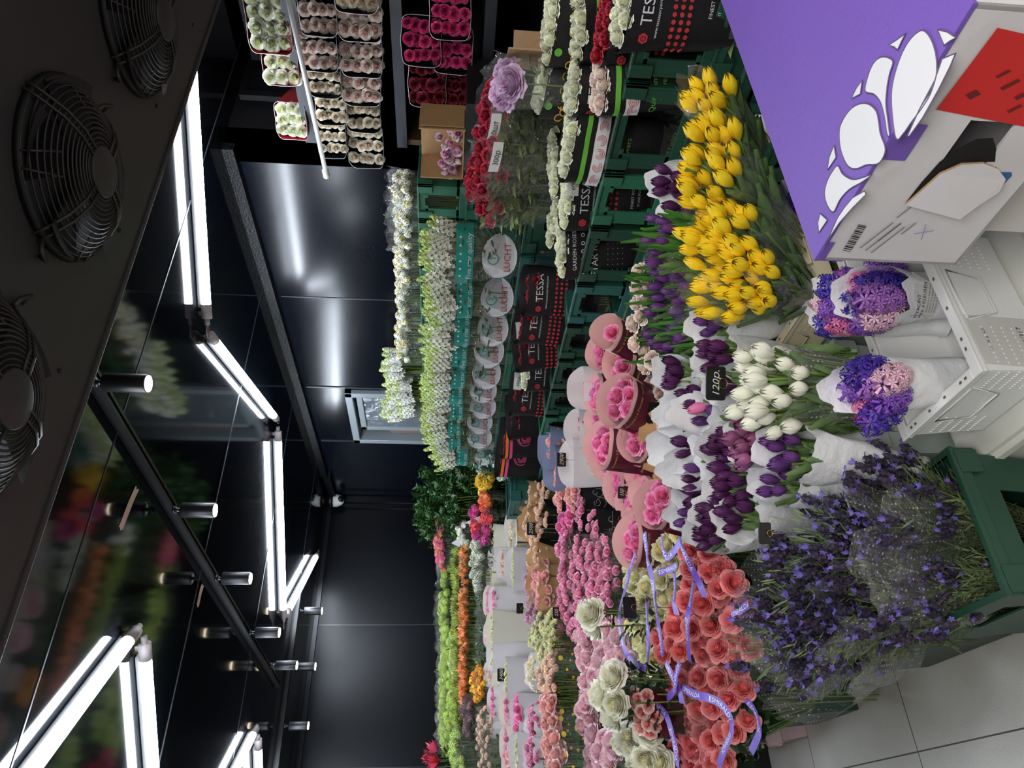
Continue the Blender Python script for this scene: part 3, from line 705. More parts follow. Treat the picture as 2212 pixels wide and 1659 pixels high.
def crate(label, group, x0, x1, y0, y1, z0, z1, M, collar=0.0, name='flower_crate', slot=True, taper=.03):
    cx, cy = (x0 + x1) / 2, (y0 + y1) / 2; hx, hy = (x1 - x0) / 2 - .015, (y1 - y0) / 2 - .015
    o = thing(name, label, 'crate', (cx, cy, z0), (0, 0, 0), group)
    H = z1 - z0 - collar
    rc = lambda k: (-hx + k, hx - k, -hy + k, hy - k)
    m = MB(); t = taper
    zs = [.006, H * .62, H * .78, H - .035]; ks = [t * (1 - z / H) for z in zs]
    m.box((-hx + t + .002, -hy + t + .002, 0), (hx - t - .002, hy - t - .002, .008))
    ring(m, rc(ks[0]), rc(ks[1]), zs[0], zs[1], .005)
    ring(m, rc(ks[1]), rc(ks[2]), zs[1], zs[2], .005, .22 if slot else None, .22 if slot else None)
    ring(m, rc(ks[2]), rc(ks[3]), zs[2], zs[3], .005)
    part('bucket', m, M, o, False)
    m = MB(); ring(m, rc(-.004), rc(-.004), H - .036, H, .012); ring(m, rc(-.008), rc(-.008), H - .010, H + .002, .016)
    for sx in (-1, 1):
        for sy in (-1, 1):
            ax_, ay_ = sx * (hx + .002), sy * (hy + .002)
            m.box((min(ax_, ax_ - sx * .06), min(ay_, ay_ + sy * .006), H - .065), (max(ax_, ax_ - sx * .06), max(ay_, ay_ + sy * .006), H - .005))
            m.box((min(ax_, ax_ + sx * .006), min(ay_, ay_ - sy * .06), H - .065), (max(ax_, ax_ + sx * .006), max(ay_, ay_ - sy * .06), H - .005))
    part('rim', m, M, o, False, bevel=.002)
    if collar:
        m = MB(); a, b = H + .002, H + collar
        ring(m, rc(-.002), rc(-.002), a, a + .03, .01)
        gx = .5 - .05 / (2 * hy); gy = .5 - .05 / (2 * hx)
        ring(m, rc(-.002), rc(-.002), a + .03, b - .035, .01, gx, gy)
        gx2, gy2 = gx - .02 / (2 * hy), gy - .02 / (2 * hx)
        ring(m, rc(-.002), rc(-.002), a + .03, a + .045, .01, gx2, gy2); ring(m, rc(-.002), rc(-.002), b - .05, b - .035, .01, gx2, gy2)
        ring(m, rc(-.002), rc(-.002), b - .036, b, .010); ring(m, rc(-.010), rc(-.010), b - .008, b + .002, .02)
        for sx in (-1, 1):
            for sy in (-1, 1):
                ax_, ay_ = sx * (hx + .012), sy * (hy + .012)
                m.box((min(ax_, ax_ - sx * .05), min(ay_, ay_ - sy * .012), b - .07), (max(ax_, ax_ - sx * .05), max(ay_, ay_ - sy * .012), b))
                m.box((min(ax_, ax_ - sx * .012), min(ay_, ay_ - sy * .05), b - .07), (max(ax_, ax_ - sx * .012), max(ay_, ay_ - sy * .05), b))
        part('collar', m, M, o, False, bevel=.002)
    return o
def riser(label, lo, hi):
    o = tag(link('display_step', None, None, (0, 0, 0)), label, 'display step', 'dark steps under the flower crates')
    m = MB(); m.box((lo[0], lo[1], lo[2]), (hi[0], hi[1], hi[2])); part('step_block', m, M_DARK, o, False)
R1, R2, R3 = 2.62, 2.28, 1.93
riser('narrow dark block under the cardboard box of peonies', (R1 - .01, 1.85, 1.201), (2.93, at(1000, 386, 0, 2.62).y, at(1000, 388, 0, 2.62).z - .003))
riser('dark step carrying the highest row of crates along the right wall', (R1 - .02, 1.85, 0), (2.93, 5.3, 1.2))
riser('dark step carrying the middle row of crates along the right wall', (R2 - .01, 1.9, 0), (R1 - .03, 5.0, .9))
riser('dark step carrying the lowest row of crates along the right wall', (R3 - .01, .75, 0), (R2 - .02, 4.6, .46))
riser('dark step under the roses in the middle of the display', (.74, 2.95, 0), (1.86, 3.78, .22))
riser('dark step under the small spray roses', (-.4, 3.8, 0), (1.86, 4.35, .42))
riser('dark step under the white paper bags', (-.5, 4.37, 0), (2.0, 5.0, .6))
riser('dark step under the orange and lime flowers', (-.5, 5.02, 0), (2.4, 5.5, .78))
riser('dark step under the rearmost flowers', (-.5, 5.52, 0), (2.75, 6.4, .95))
b1 = [.878, .966, 1.093, 1.24, 1.385, 1.542, 1.682]
cm = [M_CR2, M_CR2, M_CR2, M_CRB, M_CR2, M_CRB]
for i in range(6):
    crate('green crate with windowed collar, highest row, %s from the shelf recess' % ORD[i], 'green crates of the highest row', R1, 2.92, b1[i] * R1 + .005, b1[i + 1] * R1 - .003, 1.2, 1.775, cm[i], .23)
b2 = [.88, 1.05, 1.213, 1.379, 1.548, 1.688, 1.862, 2.03]
for i in range(7):
    crate('green crate in the middle row, %s from the shelf recess' % ORD[i], 'green crates of the middle row', R2, R2 + .30, b2[i] * R2 + .005, b2[i + 1] * R2 - .003, .9, 1.6 - R2 * .135, [M_CR, M_CRB, M_CR, M_CR2][i % 4], .0)
b3 = [.44, .655, .833, .965, 1.128, 1.269, 1.405, 1.541, 1.67, 1.80, 1.97, 2.144]
for i in range(11):
    zz_ = 1.6 - R3 * (.262 if i < 9 else .29)
    crate('dark green crate with collar in the lowest wall row, %s from the purple box' % ORD[i], 'green crates of the lowest row', R3, R3 + .32, b3[i] * R3 + .005, b3[i + 1] * R3 - .003, .46, zz_, [M_CR, M_CR, M_CR2, M_CR, M_CRB, M_CR][i % 6], .24)
crate('dark green crate on the floor half hidden by the purple box', None, 1.52, 1.88, .8, 1.28, .0, .78, M_CR, .2)
crate('dark green crate on the floor under the pink sleeves, middle one', None, 1.26, 1.64, 2.42, 2.88, 0, .42, M_CR)
crate('dark green crate on the floor behind the yellow tulips', None, 1.66, 1.90, 2.4, 2.85, .0, .42, M_CR)

# ---------------------------------------------------------------- highest row: chamomile and white stocks
D_CHAM = blobs('chamomile', (250, 250, 238), (232, 206, 100), (120, 140, 66), .021, 46, .0065, 1.1, 5, 'blossom_cluster')
D_WSTK = spikes('white_stock', (248, 248, 238), (214, 226, 160), .10, .020, 36, .018)
D_WSNP = spikes('white_snap', (244, 246, 226), (206, 222, 130), .13, .016, 36, .015)
M_FSTEM = mat('fine_stem', (120, 142, 58), .5, vary=.15)
def stalks(o, w, d, H, rng, n=46, M=None, r=.0018):
    m = MB()
    for i in range(n):
        a = rng.random() * 6.28; k = math.sqrt(rng.random()); x, y = w / 2 * k * math.cos(a), d / 2 * k * math.sin(a)
        m.tube([(x * .5, y * .5, .02), (x * .8 + rng.uniform(-.01, .01), y * .8, H * .5), (x, y, H)], r, 3, 0, False)
    part('stalks', m, M or M_FSTEM, o)
ys = [416, 452, 492, 536, 580, 626, 670, 712, 752, 792]
for i, y in enumerate(ys):
    p = at(876 + (i > 7) * -2, y, 0, R1 + .15)
    o, rng = bunch('chamomile_bunch', 'tiny white daisies in clear film, highest row, %s from the shelf recess' % ORD[i], 'flowers', 'chamomile bunches of the highest row', p, .21, .2, p.z - 1.24, D_CHAM, .034, 'blossom_cluster', .02, rot=-PI / 2 + .3, stems=False, jz=.03)
    stalks(o, .19, .18, p.z - 1.26, rng)
    s = Sleeve(.10, .09, .25, .22, .12, p.z - 1.24 - .12 + (.09 if i < 3 else .03), rag=.012, seed=i)
    sleeve_on(o, s, M_FILM, name='film_wrap', nu=28, nv=5)
for i, (x, y) in enumerate(((866, 786), (872, 826), (862, 876), (890, 868), (886, 842))):
    p = at(x, y, 0, R1 + (.02 if i > 1 else .1))
    H = p.z - (1.24 if i < 2 else 1.3)
    o, rng = bunch('white_stock_bunch', 'ruffled white stocks, end of the highest row, %s' % ['nearest the daisies', 'behind the front pair', 'leftmost', 'lowest in front of the blind', 'in the middle of the cluster'][i], 'flowers', None, p, .17, .15, H, D_WSTK, .04, 'flower_spike', .02, rot=-PI / 2 + .3, stems=False, jz=.03)
    stalks(o, .14, .12, H - .02, rng, 24, r=.003)
    if i in (2, 3): sleeve_on(o, Sleeve(.09, .08, .22, .2, .15, H - .02, rag=.015, seed=i + 50), M_FILM, name='film_wrap', nu=28, nv=5)

# ---------------------------------------------------------------- middle row: white stocks in printed film
def lucht_deco(W, H, full=True):
    def f(m, s):
        z1 = s.z0 + s.h
        put_band(m, -W * .47, W * .47, z1 - .115, z1 - .035, s.front, 0)
        put_text(m, 'Five star quality', lambda x, z: s.front(x, z) + Vector((0, -.002, 0)), .0, z1 - .094, .034, 1)
        for k in range(6): put_disc(m, -W * .3 + k * W * .12, z1 - .055, .006, lambda x, z: s.front(x, z) + Vector((0, -.002, 0)), 1, 5)
        cz = z1 - .235
        put_disc(m, 0, cz, .105 if W > .2 else .08, s.front, 2, 24, .082)
        g = lambda x, z: s.front(x, z) + Vector((0, -.003, 0))
        put_text(m, 'LUCHT', g, 0, cz - .035, .042, 3)
        put_ring(m, -.005, cz + .03, .022, .027, g, 0, 16, .6, 5.9)
        put_text(m, 'Y', g, -.003, cz + .03, .04, 0, .2)
        for k in range(14): put_text(m, 'Y', s.front, -W * .42 + (k % 5) * W * .21, z1 - .16 - (k // 5) * .06 - (k % 2) * .02, .02, 4, .3)
        return [M_TEAL, M_WP, M_DISC, M_REDP, mat('sky_print', (150, 196, 214), .5)]
    return f
yl = [(984, 545, .30, 0), (986, 636, .24, .02), (982, 703, .22, .05), (978, 752, .21, .1), (976, 800, .21, .08), (972, 838, .2, .12), (974, 874, .2, .1), (970, 908, .2, .12), (972, 940, .2, .05), (988, 972, .22, -.1)]
for i, (x, y, W, yaw) in enumerate(yl):
    p = at(x - 8, y, 0, R2 + .06); H = p.z - .94
    o, rng = bunch('white_stock_bunch', 'white-green stocks in teal film, %s from the recess' % ORD[i], 'flowers', 'teal-banded stock bunches in the middle row', p, W * .9, .15, H, D_WSNP, .042, 'flower_spike', .015, rot=facing(p, -.25) + yaw, jz=.03, leaves=M_ROSELEAF, nleaf=60, lleaf=.07, tilt=(.05, 0))
    s = Sleeve(.13, .10, W, .17, .10, H - .08, n=2.6, rag=.004, seed=i, crumple=.005)
    sleeve_on(o, s, M_FILM, lucht_deco(W, H), name='printed_film', nu=32, nv=6, dname='printed_band')
# red roses in clear film beside them
for i, (x, y, X, wd) in enumerate(((1058, 238, 2.36, .26), (1062, 300, 2.30, .26), (1058, 352, 2.3, .24), (1030, 372, 2.38, .22), (1058, 425, 2.3, .22))):
    p = at(x, y, 0, X); H = p.z - .94
    o, rng = bunch('red_rose_bunch', 'dark red roses in loose clear film, %s' % ['nearest the lilac peonies', 'with the white paper label above it', 'in the middle of the group', 'standing highest of the group', 'nearest the teal-banded stocks'][i], 'flowers', None, p, wd, .18, H, R_CRIM, .055, dome=.02, rot=facing(p, -.3), leaves=M_ROSELEAF, nleaf=170, lleaf=.085, tilt=(.15, .1), jz=.03)
    sleeve_on(o, Sleeve(.12, .10, wd * 1.2, .24, .05, H - .02, rag=.012, seed=i + 30, crumple=.008), M_FILM, name='film_wrap', nu=32, nv=7)
    if i in (0, 1):
        m = MB(); s = Sleeve(.1, .1, wd * 1.2, .26, .05, H)
        put_band(m, -.09, .03, H - .02, H + .02, s.front, 0, 4); g = lambda x, z: s.front(x, z) + Vector((0, -.002, 0))
        put_text(m, '300р' if i else '10шт', g, -.03, H, .03, 1); part('paper_label', m, [M_WHITE, M_BLK], o, False)
p = at(1104, 180, 0, 2.2); o, rng = bunch('peony_bunch', 'round lilac-pink peony heads in clear film above the cream roses', 'flowers', None, p, .13, .12, p.z - .98, R_LIL, .075, 'peony_head', .03, leaves=M_ROSELEAF, face=.5)
sleeve_on(o, Sleeve(.1, .1, .2, .19, .2, p.z - .98 - .14, rag=.01, seed=3), M_FILM, name='film_wrap')
p = at(1132, 110, 0, 2.3); o = thing('cardboard_sleeve', 'folded brown cardboard piece with a round hole beside the lilac peonies', 'cardboard', (p.x, p.y, .95), (0, 0, -.7))
m = MB(); m.box((-.03, -.10, 0), (-.024, .10, p.z - .95 + .06)); m.box((-.024, .094, 0), (.1, .10, p.z - .95 + .03)); part('panel', m, mat('cardboard', (168, 138, 104), .8, bump=.3, bscale=50), o, False)

# ---------------------------------------------------------------- lowest row by the wall: roses in black printed board
def tessa_deco(m, s):
    z1 = s.z0 + s.h; W = s.w1; g = lambda x, z: s.front(x, z) + Vector((0, -.001, 0))
    put_text(m, 'TESSA', g, .02, z1 - .062, .046, 0); put_disc(m, -.075, z1 - .062, .015, g, 1, 6)
    put_ring(m, -.075, z1 - .062, .006, .008, lambda x, z: s.front(x, z) + Vector((0, -.003, 0)), 2, 8)
    put_text(m, 'www.tessacorporation.com', g, .0, z1 - .095, .013, 0)
    n_ = max(5, int(W / .02))
    for r_ in range(3):
        for k in range(n_): put_disc(m, -W * .43 + W * .86 * k / (n_ - 1), z1 - .14 - .022 * r_, .007, s.front, 1, 6)
    put_text(m, 'FINEST ROSES', g, .03, z1 - .245, .015, 0); put_text(m, 'IT LIVE РОЗЫ', g, .03, z1 - .27, .012, 0)
    return [M_WP, M_REDP, M_BSLV]
def lime_deco(m, s):
    z1 = s.z0 + s.h; W = s.w1; g = lambda x, z: s.front(x, z) + Vector((0, -.003, 0))
    put_band(m, -W * .49, W * .49, z1 - .062, z1 - .045, s.front, 1); put_band(m, -W * .49, W * .49, z1 - .125, z1 - .08, s.front, 0)
    for k in range(6):
        x = -W * .4 + W * .16 * k
        for r_ in (.017, .011, .005): put_ring(m, x, z1 - .103, r_ - .0018, r_, g, 2, 9, k, k + 5)
    put_text(m, 'Quimbiamba M', g, .0, z1 - .165, .026, 1); put_text(m, 'Flowers', g, .0, z1 - .195, .026, 1)
    return [M_WP, M_LIME, M_REDP]
def gold_deco(m, s):
    z1 = s.z0 + s.h; W = s.w1
    for k in range(11):
        x = -W * .44 + W * .088 * k
        put_ring(m, x, z1 - .075 - .012 * (k % 2), .011, .015, s.front, 0, 12, k, k + 4.6); put_ring(m, x + .012, z1 - .098 + .02 * (k % 2), .004, .008, s.front, 0, 9, 0, 5)
        put_ring(m, x, z1 - .125 + .01 * (k % 2), .006, .009, s.front, 0, 9, 1, 5)
    put_disc(m, -W * .3, z1 - .03, .013, s.front, 1, 12)
    return [mat('ornament_gold', (214, 170, 60), .45), M_LIME]
def star_deco(m, s):
    z1 = s.z0 + s.h; W = s.w1; g = lambda x, z: s.front(x, z) + Vector((0, -.001, 0))
    put_text(m, 'GARDEN ROSES', g, 0, z1 - .045, .022, 0); put_text(m, 'STAR ROSES', g, 0, z1 - .125, .038, 0)
    for k in range(7): put_ring(m, -W * .4 + W * .13 * k, z1 - .08, .005, .008, g, 0, 8)
    for k in range(40): put_disc(m, -W * .42 + W * .085 * (k % 10), z1 - .18 - .02 * (k // 10), .0016, g, 0, 5)
    return [M_WP]
def orange_deco(m, s):
    z1 = s.z0 + s.h; W = s.w1; g = lambda x, z: s.front(x, z) + Vector((0, -.002, 0))
    put_band(m, -W * .48, W * .48, z1 - .035, z1 - .018, s.front, 0); put_band(m, -W * .48, W * .48, z1 - .06, z1 - .043, s.front, 1)
    for k in range(5): put_ring(m, 0, z1 - .13, .008 + k * .008, .013 + k * .008, g, 1, 12, k * 1.3, k * 1.3 + 5)
    put_text(m, 'Tuti', g, .05, z1 - .21, .04, 0, .3)
    return [M_ORNG, M_PNKP]
def k_deco(m, s):
    z1 = s.z0 + s.h; W = s.w1; g = lambda x, z: s.front(x, z) + Vector((0, -.002, 0))
    put_text(m, 'K', g, -.085, z1 - .16, .055, 1); put_text(m, 'roses', g, .03, z1 - .15, .07, 0)
    for k in range(4): put_ring(m, .06 - .05 * (k % 2), z1 - .06 - .01 * k, .01 + .005 * k, .0115 + .005 * k, g, 0, 14, k, k + 5)
    put_ring(m, -.06, z1 - .06, .02, .0215, g, 0, 12)
    return [M_WP, M_WP]
def crumb(W): return W
def pxw(p, wpx):
    d = p - EYE; depth = -(RM.transposed() @ d).z
    return wpx * depth / FPX
M_FG = mat('faint_green', (150, 160, 130), .5, vary=.1)
B3 = [('tessa', 1344, 10, 1.98, 150, R_WHITE, 'cream', 'largest black sleeve nearest the purple box'),
      ('tessa', 1305, 60, 2.06, 130, R_CRIM, 'dark red', 'holding dark red roses, beside the largest black sleeve'),
      ('lime', 1250, 60, 2.16, 120, R_WHITE, 'cream', 'with a lime stripe, behind the dark red roses'),
      ('gold', 1188, 45, 2.24, 150, R_WHITE, 'greenish white', 'with gold scroll ornament, nearest the frame edge'),
      ('gold', 1172, 170, 2.24, 130, R_WHITE, 'greenish white', 'with gold scroll ornament, beside the lilac peonies'),
      ('lime', 1293, 185, 2.0, 100, R_PALE, 'peach cream', 'with lime and white bands, low behind the crate collar'),
      ('tessa', 1236, 188, 2.1, 95, R_WHITE, 'greenish white', 'narrow, left of the gold ornament'),
      ('lime', 1228, 305, 2.03, 138, R_WHITE, 'cream', 'widest with lime stripe and white band of outlined roses'),
      ('tessa', 1196, 355, 2.2, 110, R_WHITE, 'greenish white', 'peeking out behind the wide lime striped sleeve'),
      ('tessa', 1222, 432, 2.05, 105, R_WHITE, 'greenish white', 'straight, left of the wide lime striped sleeve'),
      ('tessa', 1197, 470, 2.2, 110, R_WHITE, 'greenish white', 'standing behind the two straight sleeves'),
      ('star', 1213, 540, 2.03, 105, R_WHITE, 'lime white', 'with star lettering and dotted lower edge'),
      ('tessa', 1150, 628, 2.14, 90, R_RED, 'dark', 'leaning, right of the pair with paper labels'),
      ('tessa', 1138, 690, 2.1, 90, R_RED, 'dark', 'tilted, with a black card stuck on it'),
      ('tessa', 1132, 745, 2.08, 95, R_RED, 'dark', 'seen flat on with three rows of red dots'),
      ('tessa', 1134, 800, 2.08, 75, R_WHITE, 'cream', 'half open with cream roses showing and a white label'),
      ('tessa', 1122, 850, 2.1, 80, R_RED, 'dark', 'last of the dotted sleeves towards the corner'),
      ('plain', 1112, 900, 2.12, 80, R_RED, 'black-red', 'plain and crumpled before the orange striped ones'),
      ('orange', 1098, 945, 2.1, 75, R_RED, 'dark', 'with orange and pink stripes, nearer one'),
      ('orange', 1090, 985, 2.06, 75, R_RED, 'dark', 'with orange and pink stripes, nearest the corner')]
DECO = dict(tessa=tessa_deco, lime=lime_deco, gold=gold_deco, star=star_deco, orange=orange_deco, plain=None, k=k_deco)
for i, (kind, x, y, X, wpx, pr, cn, lab) in enumerate(B3):
    p = at(x, y, 0, X); W = min(.38, pxw(p, wpx) * 1.25); H = p.z - .52
    if H < .3: H = .3
    o, rng = bunch('rose_bunch', '%s roses, black sleeve, %s' % (cn, lab), 'flowers', None, p, W * .94, .09, H - (.035 if pr is R_RED else 0), pr, .047, dome=.006, rot=facing(p, -.1), leaves=M_ROSELEAF, nleaf=60, lleaf=.07, leafz=(min(.33, H - .1) + .02, H - .04), tilt=(.06 + .03 * math.sin(i), .10 * math.sin(i * 2.1)), jz=.006, spread=.1)
    hs = min(.33, H - .1)
    s = Sleeve(W * .8, .10, W, .12, H - hs, hs + .004, n=3, up=.012, down=.012, crumple=.004, seed=i)
    sleeve_on(o, s, M_BSLV, DECO[kind], name='board_sleeve')
    s2 = Sleeve(.11, .08, W * .82, .11, .04, H - hs - .02, n=2.4, crumple=.006, seed=i + 9)
    sleeve_on(o, s2, M_FILM, None, name='clear_foot')
    if i in (14, 15, 16, 9):
        m = MB(); g = lambda xx, zz: s.front(xx, zz) + Vector((0, -.006, 0))
        put_band(m, W * .1, W * .1 + .09, H - .03, H + .012, g, 0, 3); put_text(m, '60см', lambda xx, zz: s.front(xx, zz) + Vector((0, -.008, 0)), W * .1 + .045, H - .01, .022, 1); part('paper_label', m, [M_WHITE, M_BLK], o, False)

# ---------------------------------------------------------------- rose shelf in the recess
XS = 2.95
sh = thing('metal_shelf', 'black metal shelf unit holding boxed roses in the recess', 'shelf', (XS, 1.3, 0))
for nm, z, th in (('upper', 2.33, .05), ('middle', 1.885, .035), ('lower', 1.49, .035), ('bottom', 1.0, .035)):
    m = MB(); m.box((.0, -1.3, z - th), (.65, 1.06, z)); m.box((-.004, -1.3, z - th - .01), (.004, 1.06, z + .004)); part('shelf_board', m, mat('shelf_grey', (44, 46, 52), .4), sh, False)
m = MB()
for y in (-1.28, 1.03): m.box((.3, y, 0), (.34, y + .03, 2.7))
m.box((.645, -1.3, 0), (.66, 1.06, 2.7)); part('back_panel', m, M_DARK, sh, False)
m = MB(); m.box((.01, 1.02, 1.49), (.6, 1.05, 1.85)); part('wood_divider', m, mat('wood_brown', (92, 70, 46), .6), sh, False)
def pack(name, lab, grp, px, py, wp, hp, pr, M, n=(3, 4), X=2.92, tilt=0.0, deco=True, yaw=.35, gap=None):
    p = at(px, py, 0, X); Wd, Hd = wp, hp
    gap = gap or min(Wd / n[0], Hd / n[1]) * .98
    base = (Matrix.Rotation(yaw, 3, 'Z') @ Matrix.Rotation(-PI / 2, 3, 'Y') @ Matrix.Rotation(PI / 2, 3, 'Z')).to_euler()
    SEED[0] += 1; rng = random.Random(SEED[0]); H = .40
    R = base; off = R.to_matrix() @ Vector((0, 0, H)); o = thing(name, lab, 'flowers', p - off, R, grp)
    for i in range(n[0]):
        for j in range(n[1]):
            x = (i + .5 - n[0] / 2) * Wd * .9 / n[0] + rng.uniform(-.006, .006); y = (j + .5 - n[1] / 2) * Hd * .9 / n[1] + rng.uniform(-.006, .006)
            link('rose_head', rng.choice(pr), o, (x, y, H - .022 + rng.uniform(-.008, .012)), (rng.uniform(-.2, .2), rng.uniform(-.2, .2), rng.uniform(0, 6)), rng.uniform(.88, 1.08) * gap / .042)
    s = Sleeve(Wd * .8, Hd * .8, Wd, Hd, .05, H - .05, n=6, crumple=.003, seed=SEED[0], up=.012 if tilt else .004, down=.02, rag=.004)
    def dc(m, s_):
        m.tube([s_.pt(2 * PI * k / 40, 1.0) for k in range(41)], .0012, 3, 0, False)
        if deco: put_text(m, 'TESSA', lambda x, z: s_.front(x, z) + Vector((0, -.001, 0)), 0, H - .05, .02, 0)
        return [mat('sleeve_edge', (210, 208, 205), .5)]
    sleeve_on(o, s, M, dc, name='board_sleeve', dname='pale_edge')
    return o, s, H
PK = [(684, 22, .20, .17, R_PALE), (686, 103, .20, .18, R_PALE), (700, 165, .19, .16, R_BLUSH), (713, 226, .19, .16, R_BLUSH), (716, 298, .2, .15, R_BLUSH),
      (775, 32, .21, .2, R_PALE), (779, 113, .21, .2, R_PALE), (780, 181, .2, .19, R_PALE), (783, 240, .2, .18, R_BLUSH), (789, 316, .22, .19, R_BLUSH), (766, -30, .2, .19, R_BLUSH)]
for i, (x, y, a_, b_, pr) in enumerate(PK):
    up = i < 5
    pack('rose_pack', 'black pack of %s roses, middle shelf, %s layer, %s' % ('pale pink' if pr is R_PALE else 'cream and blush', 'upper' if up else 'lower', ('%s from the frame edge' % ORD[i if up else (i - 4 if i < 10 else 0)])), 'black rose packs on the middle shelf', x, y, a_ * 1.0, b_ * .92, pr, M_BSLV)
for i, (x, y, pr, lab) in enumerate(((972, 30, R_MAG, 'black box sleeve of magenta roses, highest and rightmost on the lower shelf'), (910, 90, R_MAG, 'black box sleeve of magenta roses set far up under the middle shelf'), (978, 108, R_MAG, 'black box sleeve of magenta roses between another magenta and the small dark red one'),
                            (923, 183, R_RED, 'large black box sleeve of dark red roses beside the cardboard box'), (984, 190, R_RED, 'narrow black box sleeve of dark red roses at the shelf front'))):
    pack('rose_pack', lab, None, x, y, .2 if i != 4 else .19, .17 if i != 4 else .12, pr, M_BSLV, n=(3, 4) if i != 4 else (3, 3), X=2.9)
M_REDS = mat('red_sleeve', (190, 30, 38), .35, noise=.15, nscale=50)
for i, (x, y, a_, b_, lab) in enumerate(((578, 46, .26, .19, 'largest red sleeve of white roses, lying nearest the frame edge'), (604, 138, .19, .16, 'middle red sleeve of white roses on the upper shelf'), (628, 262, .17, .15, 'red printed sleeve with white roses at the end of the upper shelf'))):
    o, s, H = pack('rose_pack', lab, None, x, y, a_, b_, R_WHITE, M_REDS, n=(4, 3) if i == 0 else (3, 3), X=2.93, tilt=1, deco=False)
    m = MB(); put_text(m, 'RFR', lambda xx, zz: s.front(xx, zz) + Vector((0, -.002, 0)), 0, H - .12, .05, 0); part('printed_letters', m, mat('bright_red', (226, 60, 56), .5), o, False)
# cardboard box with peonies
M_CARD = mat('cardboard2', (170, 134, 92), .8, noise=.06, bump=.2, bscale=50)
p0, p1 = at(1000, 388, 0, 2.62), at(905, 275, 0, 2.62)
o = thing('cardboard_box', 'open brown cardboard box standing on its side with peonies inside', 'box', (2.62, p0.y, p0.z))
L, Hh = p0.y - p1.y, p1.z - p0.z; L = abs(L); Hh = abs(Hh)
m = MB(); m.box((0, -L, 0), (.16, 0, .006)); m.box((.154, -L, 0), (.16, 0, Hh)); m.box((0, -.006, 0), (.154, 0, Hh)); part('box_shell', m, M_CARD, o, False)
m = MB(); m.box((-.012, -L - .006, -.004), (.16, -L, Hh)); m.box((-.004, -L - .018, .002), (.12, -L - .012, Hh - .01)); part('flap', m, M_CARD, o, False)
pb = thing('peony_bunch', 'loose heap of pale pink peony buds lying in the cardboard box', 'flowers', (2.72, p0.y - L * .4, p0.z + .01)); rng = random.Random(5)
for i in range(52):
    py_ = 282 + 98 * rng.random(); px_ = 994 - 50 * rng.random() ** 1.2 * (1 - .55 * (py_ - 282) / 98) - (12 if py_ > 350 else 0)
    q = at(px_, py_, 0, 2.65 + .03 * (i % 3)) - pb.location
    link('peony_bud', rng.choice(R_PEONY), pb, q, (rng.uniform(-1, 1), -1.3 + rng.uniform(-.4, .4), 0), rng.uniform(.85, 1.15))

# ---------------------------------------------------------------- rearmost rows
D_GREENB = blobs('green_ball', (166, 190, 92), (146, 176, 80), (120, 146, 60), .036, 90, .014, .9, 4)
D_LIMEB = blobs('lime_ball', (184, 204, 124), (162, 188, 100), (130, 154, 76), .03, 60, .013, .8, 4)
D_BUDS = blobs('light_buds', (206, 226, 130), (180, 206, 110), (150, 176, 90), .022, 26, .014, 1.2, 3)
D_DAISY = blobs('pink_daisy', (224, 110, 140), (244, 190, 80), (200, 70, 120), .026, 20, .018, .6, 7)
D_WHTS = blobs('small_white', (240, 238, 226), (210, 224, 170), (120, 150, 90), .024, 24, .013, .8, 5)
D_ALY = blobs('yellow_lily', (252, 222, 84), (248, 196, 70), (150, 150, 60), .034, 22, .026, .8, 5)
D_ALO = blobs('orange_lily', (244, 116, 70), (236, 150, 90), (120, 130, 60), .03, 20, .022, .8, 5)
D_ALR = blobs('coral_lily', (240, 96, 110), (220, 60, 90), (110, 120, 60), .03, 20, .022, .8, 5)
D_ALM = blobs('magenta_lily', (206, 76, 140), (180, 50, 120), (110, 110, 60), .028, 20, .02, .8, 5)
D_STAT = blobs('grey_green', (204, 206, 186), (176, 186, 160), (120, 136, 100), .026, 40, .009, 1.2, 5)
D_PLUM = blobs('plum_wax', (112, 78, 92), (150, 130, 110), (90, 90, 60), .022, 30, .010, 1, 4)
D_OSM = blobs('small_orange', (246, 160, 50), (230, 200, 70), (100, 130, 50), .02, 18, .011, .9, 5)
D_GRASS = tufts('lime_grass', (182, 200, 106), .062, 44, .006, 1.0)
D_ORT = tufts('orange_tube', (250, 178, 124), .055, 22, .014, .8)
D_PROT = tufts('protea', (214, 72, 104), .10, 40, .022, .75, 'protea_head')
B_RUS = branches('ruscus', (52, 92, 44), .34, 44, .042, .017, .7)
B_EUC = branches('eucalyptus', (164, 186, 178), .25, 24, .038, .030, .5)
def zone(rows, name, labf, cat, grp, ax, base, heads, gap, wpx, dpx=None, hname='flower_head', film_=True, dome=.03, sc=1.0, lv=None, film_up=.04, fmat=None, jz=.02, hs=None, nleaf=24, lleaf=.05, tilt=(0, 0), spread=.35, stems=True, kk=1.15, face=None, basefn=None):
    out = []
    for i, it in enumerate(rows):
        x, y, val = it[0], it[1], it[2]
        p = at(x, y, ax, val); W = max(.07, pxw(p, it[3] if len(it) > 3 else wpx) * kk); D = W * (dpx or .8); H = p.z - base; br = None
        if basefn:
            dv = p - basefn(p); H = dv.length; br = lean(dv, facing(p))
        o, rng = bunch(name, labf(i), cat, grp, p, W, D, H, heads, gap, hname, dome, leaves=lv, sc=sc, jz=jz, nleaf=nleaf, lleaf=lleaf, tilt=tilt, spread=spread, stems=stems, face=face, base_rot=br)
        if film_:
            h = hs or H * .6
            sleeve_on(o, Sleeve(W * .55, D * .55, W * 1.15, D * 1.15, H - h, h + film_up, rag=.012, seed=i, crumple=.006), fmat or M_FILM, name='film_wrap', nu=28, nv=5)
        out.append((o, W, D, H, rng))
    return out
lab = lambda base, end='from the green foliage': (lambda i: '%s, %s %s' % (base, ORD[i], end))
Y0 = 5.95
